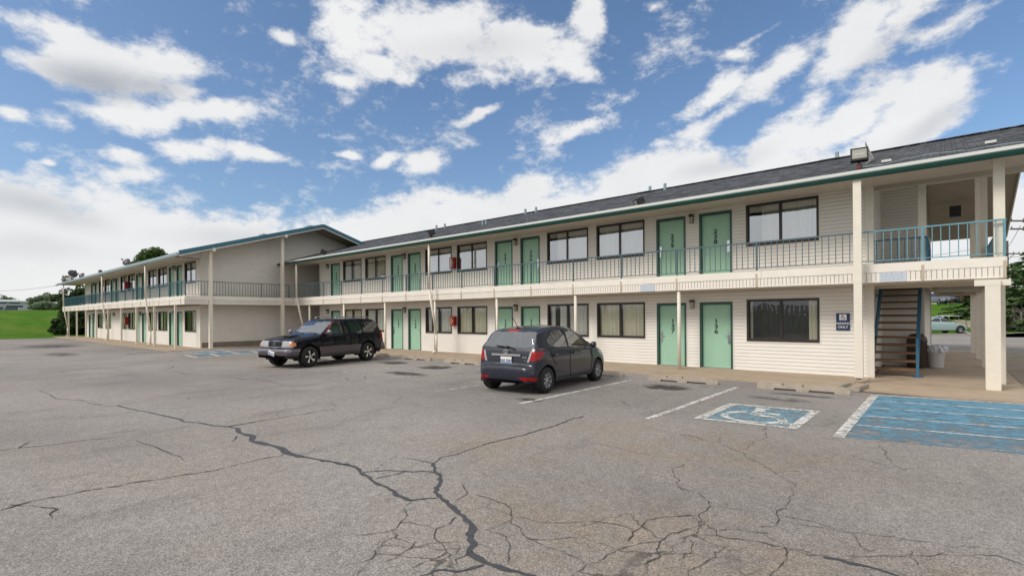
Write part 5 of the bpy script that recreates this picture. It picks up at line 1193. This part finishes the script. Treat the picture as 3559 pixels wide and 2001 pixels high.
# behind the farther wing: these stand off to the west, so rays meet planes of constant X
def treeX(name,px,ptop,X,rad,label,m,seed,group=None,cat='tree',tf=.12,n=34,lpc=110,size=.34):
    t=onX(px,ptop,X); z=gz(X,t.y); return broad_tree(name,(X,t.y,z),t.z-z,rad,label,m,n=n,lpc=lpc,size=size,seed=seed,trunkfrac=tf,group=group,cat=cat)
treeX('shade_tree',520,866,-108,3.3,'leafy treetop showing above the farther wing roof',M['leaf'],4,n=60,lpc=170,size=.36,tf=.3)
treeX('leafy_tree',345,972,-78,3.0,'dark tree behind the open end of the farther wing',M['shrub'],9)
treeX('leafy_tree',276,1012,-80,2.6,'bushy dark tree just beyond the far balcony corner',M['shrub'],10)
for i,(px,pt,X,rad,lab) in enumerate(((214,1112,-72,1.15,'low dark bush left of the farther wing corner post'),(262,1090,-72,1.3,'tall dark bush behind the first porch posts'),(295,1090,-72.5,1.3,'tall dark bush between the porch posts, middle one'),(330,1085,-71,1.3,'tall dark bush closest to the first downstairs door of the farther wing'),(240,1130,-71,1.1,'spreading dark bush on the grass behind the corner post'))):
    treeX('dark_bush',px,pt,X,rad,lab,M['shrub'],20+i,group='dark bushes at the end of the farther wing',cat='bush',tf=.06,n=26,size=.26)
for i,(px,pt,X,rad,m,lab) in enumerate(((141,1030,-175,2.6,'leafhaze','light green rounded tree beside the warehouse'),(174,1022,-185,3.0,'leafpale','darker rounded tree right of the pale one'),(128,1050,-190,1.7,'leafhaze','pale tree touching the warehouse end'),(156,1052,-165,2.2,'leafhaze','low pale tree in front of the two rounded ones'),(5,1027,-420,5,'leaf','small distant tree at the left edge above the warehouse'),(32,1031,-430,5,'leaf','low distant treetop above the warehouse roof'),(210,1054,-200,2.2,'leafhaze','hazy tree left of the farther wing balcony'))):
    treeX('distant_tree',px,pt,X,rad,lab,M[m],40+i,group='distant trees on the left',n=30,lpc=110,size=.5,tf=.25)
M['ware']=mat('warehouse_metal',(.40,.44,.49),.6,var=.06,scale=.1); M['wareroof']=mat('warehouse_roof',(.80,.82,.84),.5)
XWH=-330; a=onX(-200,1078,XWH); b=onX(126,1078,XWH); z0=gz(XWH,20)-.5; zt=onX(60,1043,XWH).z
w=empty('warehouse',(XWH,(a.y+b.y)/2,z0),label='long low grey warehouse with white roof edge on the far left',cat='warehouse'); hw=(b.y-a.y)/2; H_=zt-z0; hr=onX(60,1049,XWH).z-z0
g=MB(); g.box(-40,0,-hw,hw,0,hr); g.build('wall',M['ware'],w); g=MB(); g.box(-40.5,.6,-hw-.5,hw+.5,hr,hr+.6); g.poly([(.6,-hw-.5,hr+.6),(.6,hw+.5,hr+.6),(-18,hw+.5,H_+.6),(-18,-hw-.5,H_+.6)]); g.build('roof',M['wareroof'],w)
for k,(p0,p1,pa,pb) in enumerate(((0,25,1055,1051.5),(30,70,1055,1051.5))):
    ya=onX(p0,1055,XWH+.1).y;yb=onX(p1,1055,XWH+.1).y; g=MB(); g.box(.02,.1,ya-w.location.y,yb-w.location.y,onX(30,pa,XWH).z-z0,onX(30,pb,XWH).z-z0); g.build('window_band',M['navy'],w)
for k,(p0,p1,pt,c,lab) in enumerate(((-6,12,1066,(.07,.10,.16),'dark blue trailer parked in front of the warehouse, left one'),(16,61,1069,(.07,.11,.17),'long low dark blue trailer in front of the warehouse'),(22,80,1061,(.05,.06,.09),'dark row of vehicles close to the warehouse wall'),(66,92,1068,(.40,.41,.42),'pale box truck body in front of the warehouse'),(96,122,1069,(.26,.28,.30),'grey truck body near the warehouse end'))):
    Xt=-250-12*(k==2)-5*k; A=onX(p0,1078,Xt);B=onX(p1,1078,Xt); zz=gz(Xt,A.y); o=empty('parked_trailer',(Xt,(A.y+B.y)/2,zz),label=lab,cat='trailer',group='trailers in front of the warehouse'); mm=mat('trailer_paint%d'%k,c,.5); hh=max(1.5,onX(p0,pt,Xt).z-zz); wd=(B.y-A.y)
    g=MB(); g.box(-2.4,0,-wd/2,wd/2,.9,hh); g.box(0,.04,-wd/2+.1,wd/2-.1,1.0,hh-.1); g.build('body',mm,o)
    for x in (-wd*.32,wd*.28,wd*.36): g=MB(); g.cyl((-.1,x,.5),(.12,x,.5),.5,14); g.build('wheel',M['tyre'],o)
# right background: stone wall, cream building, poles
g=MB(); r=random.Random(6); p0=onY(3150,1100,65.2); p1=onY(3420,1100,65.2)
x=p0.x
while x<p1.x:
    w_=r.uniform(.5,1.1)
    for k in range(2):
        z0=ZL-.1+k*.55; s=r.uniform(.42,.55); n0=len(g.v); g.box(x+.02,x+w_-.02,65.2+r.uniform(-.12,.1),66.2,z0,z0+s+.05)
        for i in range(n0,len(g.v)): v=g.v[i]; g.v[i]=(v[0]+r.uniform(-.07,.07),v[1],v[2]+r.uniform(-.06,.06))
    x+=w_
tag(g.build('stone_wall',M['stone']),label='low rough stone retaining wall behind the white cars',cat='wall')
p=onY(3270,1040,122); o=empty('low_building',(p.x,122,gz(p.x,122)),label='cream flat-roofed building beyond the cars on the rise',cat='building')
zt=onY(3270,1030,122).z-gz(p.x,122); g=MB(); g.box(-10,3.4,0,12,0,zt-.4); g.build('wall',mat('cream_render',(.62,.54,.42),.8),o); g=MB(); g.box(-10.3,3.7,-.3,12.3,zt-.4,zt); g.build('roof',M['wareroof'],o); g=MB(); g.box(1.4,2.4,-.05,0,0,2.4); g.build('door',mat('brown_door',(.12,.06,.05),.7),o)
p=onY(3345,1045,125); o=empty('low_building',(p.x+5,125,gz(p.x,125)),label='pale shed right of the cream building on the rise',cat='building'); zt=onY(3345,1033,125).z-gz(p.x,125)
g=MB(); g.box(-4.6,3,0,8,0,zt-.3); g.build('wall',mat('pale_render',(.60,.58,.55),.8),o); g=MB(); g.box(-4.8,3.2,-.2,8.2,zt-.3,zt); g.build('roof',M['wareroof'],o)
def pole(px,ptop,Y,arms,label,lean=0):
    p=onY(px,ptop,Y); z0=gz(p.x,Y); o=empty('utility_pole',(p.x,Y,z0),label=label,cat='utility pole'); h=p.z-z0
    g=MB(); g.cyl((0,0,0),(lean,0,h),.17,10,r2=.11); g.build('mast',M['woodpole'],o)
    for (pz,w,dz) in arms:
        z=onY(px,pz,Y).z-z0; g=MB(); ax=Vector((math.cos(RGT),math.sin(RGT),0)); c=Vector((0,-.15,z)); g.bar(c-ax*w,c+ax*w,.10,.12)
        for k in (-1,-.55,.55,1): q=c+ax*w*k*.95; g.cyl(q,q+Vector((0,0,.22)),.04,6); 
        g.bar(c+ax*w*.6,Vector((0,-.1,z-.7)),.05,.05); g.bar(c-ax*w*.6,Vector((0,-.1,z-.7)),.05,.05); g.build('crossarm',M['woodpole'],o)
    return Vector((p.x,Y,p.z))
P1=pole(3500,837,75,[(882,1.3,0)],'weathered utility pole standing beyond the breezeway corner')
P2=pole(3606,740,60,[(768,2.25,0),(796,2.25,0)],'nearer utility pole whose double crossarm reaches in from the right edge')
def wire(a,b,sag,label,r_=.018,n=14):
    g=MB(); P=[Vector(a).lerp(Vector(b),i/n)-Vector((0,0,sag*4*(i/n)*(1-i/n))) for i in range(n+1)]; g.tube(P,r_,5); o=g.build('overhead_wire',M['wire']); return tag(o,label=label,cat='wire',group='overhead wires')
for i,(dz,dx) in enumerate(((0,-1.0),(0,1.0),(-1.6,.2))):
    wire(P1+Vector((dx,0,dz-1.9+ (1.9 if i==2 else 0))),P2+Vector((dx,0,dz-.9)),.5,['upper wire from the utility pole to the nearer crossarm','second wire from the utility pole to the nearer crossarm','lowest wire between the two utility poles'][i])
for i,dz in enumerate((-.3,-1.3,-2.3)):
    a=P1+Vector((0,0,dz)); wire(a,(a.x-62,a.y+22,a.z-.5+i*.2),1.5,['topmost wire seen through the upper breezeway','middle wire seen through the upper breezeway','lowest wire seen through the upper breezeway'][i])
a=onX(-60,1009,-130); b=onX(209,990,-67.4); wire(a,(b.x,b.y,b.z),.3,'thin cable running from the left edge to the far roof corner')
# tall board fence across the lot, behind the viewpoint: the downstairs panes mirror it
f=empty('board_fence',(-15,-13,0),label='tall white board fence across the lot, mirrored in the downstairs windows',cat='fence')
g=MB(); x=-45; r=random.Random(9)
while x<35: g.box(x,x+.26,-.02,.02,.05,2.45+r.uniform(-.05,.05)); x+=.34
g.build('boards',M['fence'],f); g=MB(); g.box(-45,35,.02,.08,.5,.62); g.box(-45,35,.02,.08,1.9,2.02); g.build('rails',M['fence'],f)
# ================================================================== sky
SUN_EL,SUN_AZ=43,200                                # sun behind the viewer's left; azimuth clockwise from +Y
wld=bpy.data.worlds.new('World'); scene.world=wld; wld.use_nodes=True; nt=wld.node_tree; n=nt.nodes; l=nt.links
bg=n['Background']; bg.inputs[1].default_value=1
sky=n.new('ShaderNodeTexSky'); sky.sky_type='NISHITA'; sky.sun_disc=False; sky.sun_elevation=R(SUN_EL); sky.sun_rotation=R(SUN_AZ); sky.air_density=1.0; sky.dust_density=1.6; sky.ozone_density=1.6
tc=n.new('ShaderNodeTexCoord'); sep=n.new('ShaderNodeSeparateXYZ'); l.new(tc.outputs['Generated'],sep.inputs[0])
def math_(op,a,b=None,c=None,clamp=False):
    x=n.new('ShaderNodeMath'); x.operation=op; x.use_clamp=clamp
    for i,q in enumerate((a,b,c)):
        if q is None: continue
        if isinstance(q,(int,float)): x.inputs[i].default_value=q
        else: l.new(q,x.inputs[i])
    return x.outputs[0]
az=math_('ARCTAN2',sep.outputs[0],sep.outputs[1]); el=math_('ARCSINE',sep.outputs[2])
def wn(scale,det,ro,vec,dist=0):
    t=n.new('ShaderNodeTexNoise'); t.inputs['Scale'].default_value=scale; t.inputs['Detail'].default_value=det; t.inputs['Roughness'].default_value=ro; t.inputs['Distortion'].default_value=dist; l.new(vec,t.inputs['Vector']); return t
comb=n.new('ShaderNodeCombineXYZ'); l.new(az,comb.inputs[0]); l.new(el,comb.inputs[1])
w1=wn(4.5,4,.55,tc.outputs['Generated'])           # edges pushed about so that no bank keeps a plain outline
wv=n.new('ShaderNodeVectorMath'); wv.operation='SUBTRACT'; l.new(w1.outputs['Color'],wv.inputs[0]); wv.inputs[1].default_value=(.5,.5,.5)
wsx=n.new('ShaderNodeVectorMath'); wsx.operation='MULTIPLY'; l.new(wv.outputs[0],wsx.inputs[0]); wsx.inputs[1].default_value=(.075,.055,0)
uv=n.new('ShaderNodeVectorMath'); uv.operation='ADD'; l.new(comb.outputs[0],uv.inputs[0]); l.new(wsx.outputs[0],uv.inputs[1])
def azel(px,py): d=ray(px,py).normalized(); return math.atan2(d.x,d.y),math.asin(d.z)
BL=[(200,120,210,62,4,1),(330,205,260,95,2,1.1),(560,215,160,85,-6,1),(600,310,110,45,10,.8),(130,240,150,62,-5,.9),(470,290,170,60,8,.9),
(430,405,190,68,6,1),(720,385,210,52,4,1),(190,425,75,45,0,.7),(640,520,140,48,8,1),(880,545,160,32,-6,.9),(420,545,90,32,0,.7),(20,405,62,30,0,.8),(75,515,55,26,0,.5),(160,580,35,14,0,.6),(480,620,110,30,12,.7),
(995,130,50,30,-20,.7),(1480,110,320,120,3,1.2),(1230,100,110,110,0,1),(1780,170,230,95,-2,1.1),(2035,50,70,110,0,1),(1980,245,110,36,-18,.8),(1210,275,70,28,0,.7),(1660,285,150,36,0,.6),(1320,230,120,50,-10,.8),(1650,40,60,60,0,.5),
(1675,398,90,22,18,.8),(1985,440,115,36,14,.8),(1190,552,50,15,5,.8),(1340,557,60,24,25,.8),(2275,22,50,20,0,.6),(1480,560,85,42,20,.9),
(2480,330,130,50,26,1),(2700,240,180,60,28,1),(2960,120,190,95,38,1),(3130,60,220,95,25,.95),(3260,110,150,60,10,.6),(2560,180,70,26,-10,.55),(2830,345,52,38,0,.6),(2450,420,150,45,20,.85),
(2680,500,260,75,20,1),(2930,420,230,85,28,1.1),(3200,340,210,95,30,1.1),(3080,330,120,60,30,.9),(3340,270,90,60,35,.9),(3100,480,260,70,15,1),(3540,720,85,90,0,1),(3559,560,120,50,0,.35),(3480,210,120,50,0,.25),(2620,120,150,14,20,.35)]
mx=None
for (cx,cy,rx,ry,ang_,wt) in BL:
    a0,e0=azel(cx,cy); a1,_=azel(cx+40,cy); _,e1=azel(cx,cy+40); fx=abs(a1-a0)/40; fy=abs(e1-e0)/40
    mp=n.new('ShaderNodeMapping'); mp.vector_type='TEXTURE'; mp.inputs['Location'].default_value=(a0,e0,0); mp.inputs['Rotation'].default_value=(0,0,R(ang_)); mp.inputs['Scale'].default_value=(rx*fx*1.25,ry*fy*1.25,1); l.new(uv.outputs[0],mp.inputs[0])
    ln=n.new('ShaderNodeVectorMath'); ln.operation='LENGTH'; l.new(mp.outputs[0],ln.inputs[0])
    v=math_('MULTIPLY_ADD',ln.outputs['Value'],-wt,wt)
    mx=v if mx is None else math_('SMOOTH_MAX',mx,v,.25)
# the bank along the horizon: its upper edge as a curve over azimuth
fc=n.new('ShaderNodeFloatCurve'); cv=fc.mapping.curves[0]
EDGE=[(0,600),(120,590),(250,650),(450,640),(620,660),(800,700),(1000,745),(1120,745),(1230,700),(1340,660),(1430,640),(1600,630),(1700,655),(1790,600),(1900,590),(2050,575),(2150,520),(2260,470),(2420,455),(2560,480),(2800,470),(3100,500),(3300,560),(3450,660),(3559,640)]
sepu=n.new('ShaderNodeSeparateXYZ'); l.new(uv.outputs[0],sepu.inputs[0])
A0=azel(0,600)[0]-.15; A1=azel(3559,600)[0]+.15
pts=[(0,.32)]+[((azel(x,y)[0]-A0)/(A1-A0),azel(x,y)[1]) for x,y in EDGE]+[(1,.30)]
while len(cv.points)<len(pts): cv.points.new(.5,.5)
for p_,(x,y) in zip(cv.points,pts): p_.location=(x,y); p_.handle_type='VECTOR'
fc.mapping.update()
t_=n.new('ShaderNodeMapRange'); t_.inputs[1].default_value=A0; t_.inputs[2].default_value=A1; l.new(sepu.outputs[0],t_.inputs[0]); l.new(t_.outputs[0],fc.inputs['Value'])
bank=math_('MULTIPLY_ADD',math_('SUBTRACT',fc.outputs[0],sepu.outputs[1]),13.0,.12); bank=math_('MINIMUM',bank,1.45)
dens=math_('MAXIMUM',mx,bank)
# beyond the photo's field: loose cumulus everywhere, for light and mirrors
fwd=Vector((-math.sin(R(YAW)),math.cos(R(YAW)),0)); dt=n.new('ShaderNodeVectorMath'); dt.operation='DOT_PRODUCT'; l.new(tc.outputs['Generated'],dt.inputs[0]); dt.inputs[1].default_value=fwd
out=n.new('ShaderNodeMapRange'); out.inputs[1].default_value=.60; out.inputs[2].default_value=.30; l.new(dt.outputs['Value'],out.inputs[0])
big=wn(1.9,3,.5,tc.outputs['Generated']); bigd=math_('MULTIPLY',math_('SUBTRACT',big.outputs['Fac'],.30),5.0)
dens2=math_('MULTIPLY',math_('ADD',bigd,.6),out.outputs[0]); dens=math_('MAXIMUM',dens,dens2)
mpn=n.new('ShaderNodeMapping'); mpn.inputs['Scale'].default_value=(1,1,1.7); l.new(tc.outputs['Generated'],mpn.inputs[0])
f1=wn(8.5,14,.65,mpn.outputs[0],.1); f2=wn(28,8,.65,mpn.outputs[0])
fb=math_('ADD',math_('MULTIPLY',math_('SUBTRACT',f1.outputs['Fac'],.5),2.3),math_('MULTIPLY',math_('SUBTRACT',f2.outputs['Fac'],.5),1.0))
dd=math_('ADD',dens,fb)
cov=n.new('ShaderNodeMapRange'); cov.interpolation_type='SMOOTHSTEP'; cov.inputs[1].default_value=.0; cov.inputs[2].default_value=.62; l.new(dd,cov.inputs[0])
# grey bellies
dk=None
for (cx,cy,rx,ry,ang_,wt) in ((330,285,230,70,8,1.0),(480,300,190,50,10,.8),(120,720,300,60,-10,.55),(60,860,260,50,0,.3),(1650,180,260,60,0,.28),(800,830,260,40,0,.3),(3250,420,180,45,25,.45),(3050,200,200,60,30,.35),(1500,900,200,40,0,.25),(2500,560,200,40,10,.4)):
    a0,e0=azel(cx,cy); a1,_=azel(cx+40,cy); _,e1=azel(cx,cy+40); fx=abs(a1-a0)/40; fy=abs(e1-e0)/40
    mp=n.new('ShaderNodeMapping'); mp.vector_type='TEXTURE'; mp.inputs['Location'].default_value=(a0,e0,0); mp.inputs['Rotation'].default_value=(0,0,R(ang_)); mp.inputs['Scale'].default_value=(rx*fx*1.3,ry*fy*1.3,1); l.new(uv.outputs[0],mp.inputs[0])
    ln=n.new('ShaderNodeVectorMath'); ln.operation='LENGTH'; l.new(mp.outputs[0],ln.inputs[0])
    r_=n.new('ShaderNodeMapRange'); r_.interpolation_type='SMOOTHSTEP'; r_.inputs[1].default_value=1.1; r_.inputs[2].default_value=.0; r_.inputs[4].default_value=wt; l.new(ln.outputs['Value'],r_.inputs[0]); dk=r_.outputs[0] if dk is None else math_('MAXIMUM',dk,r_.outputs[0])
s3=wn(5,8,.6,mpn.outputs[0]); sh=n.new('ShaderNodeMapRange'); sh.inputs[1].default_value=.35; sh.inputs[2].default_value=.7; sh.inputs[3].default_value=0; sh.inputs[4].default_value=.16; l.new(s3.outputs['Fac'],sh.inputs[0])
dk=math_('ADD',math_('MULTIPLY',dk,.85),sh.outputs[0],clamp=True)
cc=n.new('ShaderNodeMix'); cc.data_type='RGBA'; l.new(dk,cc.inputs[0]); cc.inputs[6].default_value=(.90,.90,.90,1); cc.inputs[7].default_value=(.40,.43,.48,1)
skm=n.new('ShaderNodeVectorMath'); skm.operation='SCALE'; l.new(sky.outputs[0],skm.inputs[0]); skm.inputs['Scale'].default_value=SKY_K if 'SKY_K' in globals() else .10
skt=n.new('ShaderNodeVectorMath'); skt.operation='MULTIPLY'; l.new(skm.outputs[0],skt.inputs[0]); skt.inputs[1].default_value=(.88,1.0,1.10)
cm=n.new('ShaderNodeMix'); cm.data_type='RGBA'; l.new(math_('MULTIPLY',cov.outputs[0],.97),cm.inputs[0]); l.new(skt.outputs[0],cm.inputs[6]); l.new(cc.outputs[2],cm.inputs[7]); l.new(cm.outputs[2],bg.inputs[0])
wld.cycles.sampling_method='MANUAL'; wld.cycles.sample_map_resolution=512
sd=bpy.data.lights.new('sun','SUN'); sd.energy=2.3; sd.angle=R(20); sd.color=(1,.95,.87); so=bpy.data.objects.new('sun',sd); col.objects.link(so)
azr=R(SUN_AZ); elr=R(SUN_EL); to=Vector((math.sin(azr)*math.cos(elr),math.cos(azr)*math.cos(elr),math.sin(elr))); so.rotation_euler=to.to_track_quat('Z','Y').to_euler(); so.location=(0,0,60)
# ================================================================== camera
cd=bpy.data.cameras.new('camera'); cam=bpy.data.objects.new('camera',cd); col.objects.link(cam); scene.camera=cam
cd.sensor_width=36; cd.lens=F/3559*36; cd.clip_end=4000; cd.clip_start=.05
cd.shift_x=0; cd.shift_y=(CY-1000.5)/3559
fw=Vector((-math.sin(R(YAW))*math.cos(R(PITCH)),math.cos(R(YAW))*math.cos(R(PITCH)),math.sin(R(PITCH))))
q=fw.to_track_quat('-Z','Y').to_matrix().to_4x4()@Matrix.Rotation(R(ROLL)*ROLLSIGN,4,'Z')
cam.matrix_world=Matrix.Translation(O)@q
scene.render.engine='CYCLES'; scene.view_settings.view_transform='Standard'; scene.view_settings.look='None'; scene.view_settings.exposure=0; scene.view_settings.gamma=1
scene.render.resolution_x=1024; scene.render.resolution_y=575
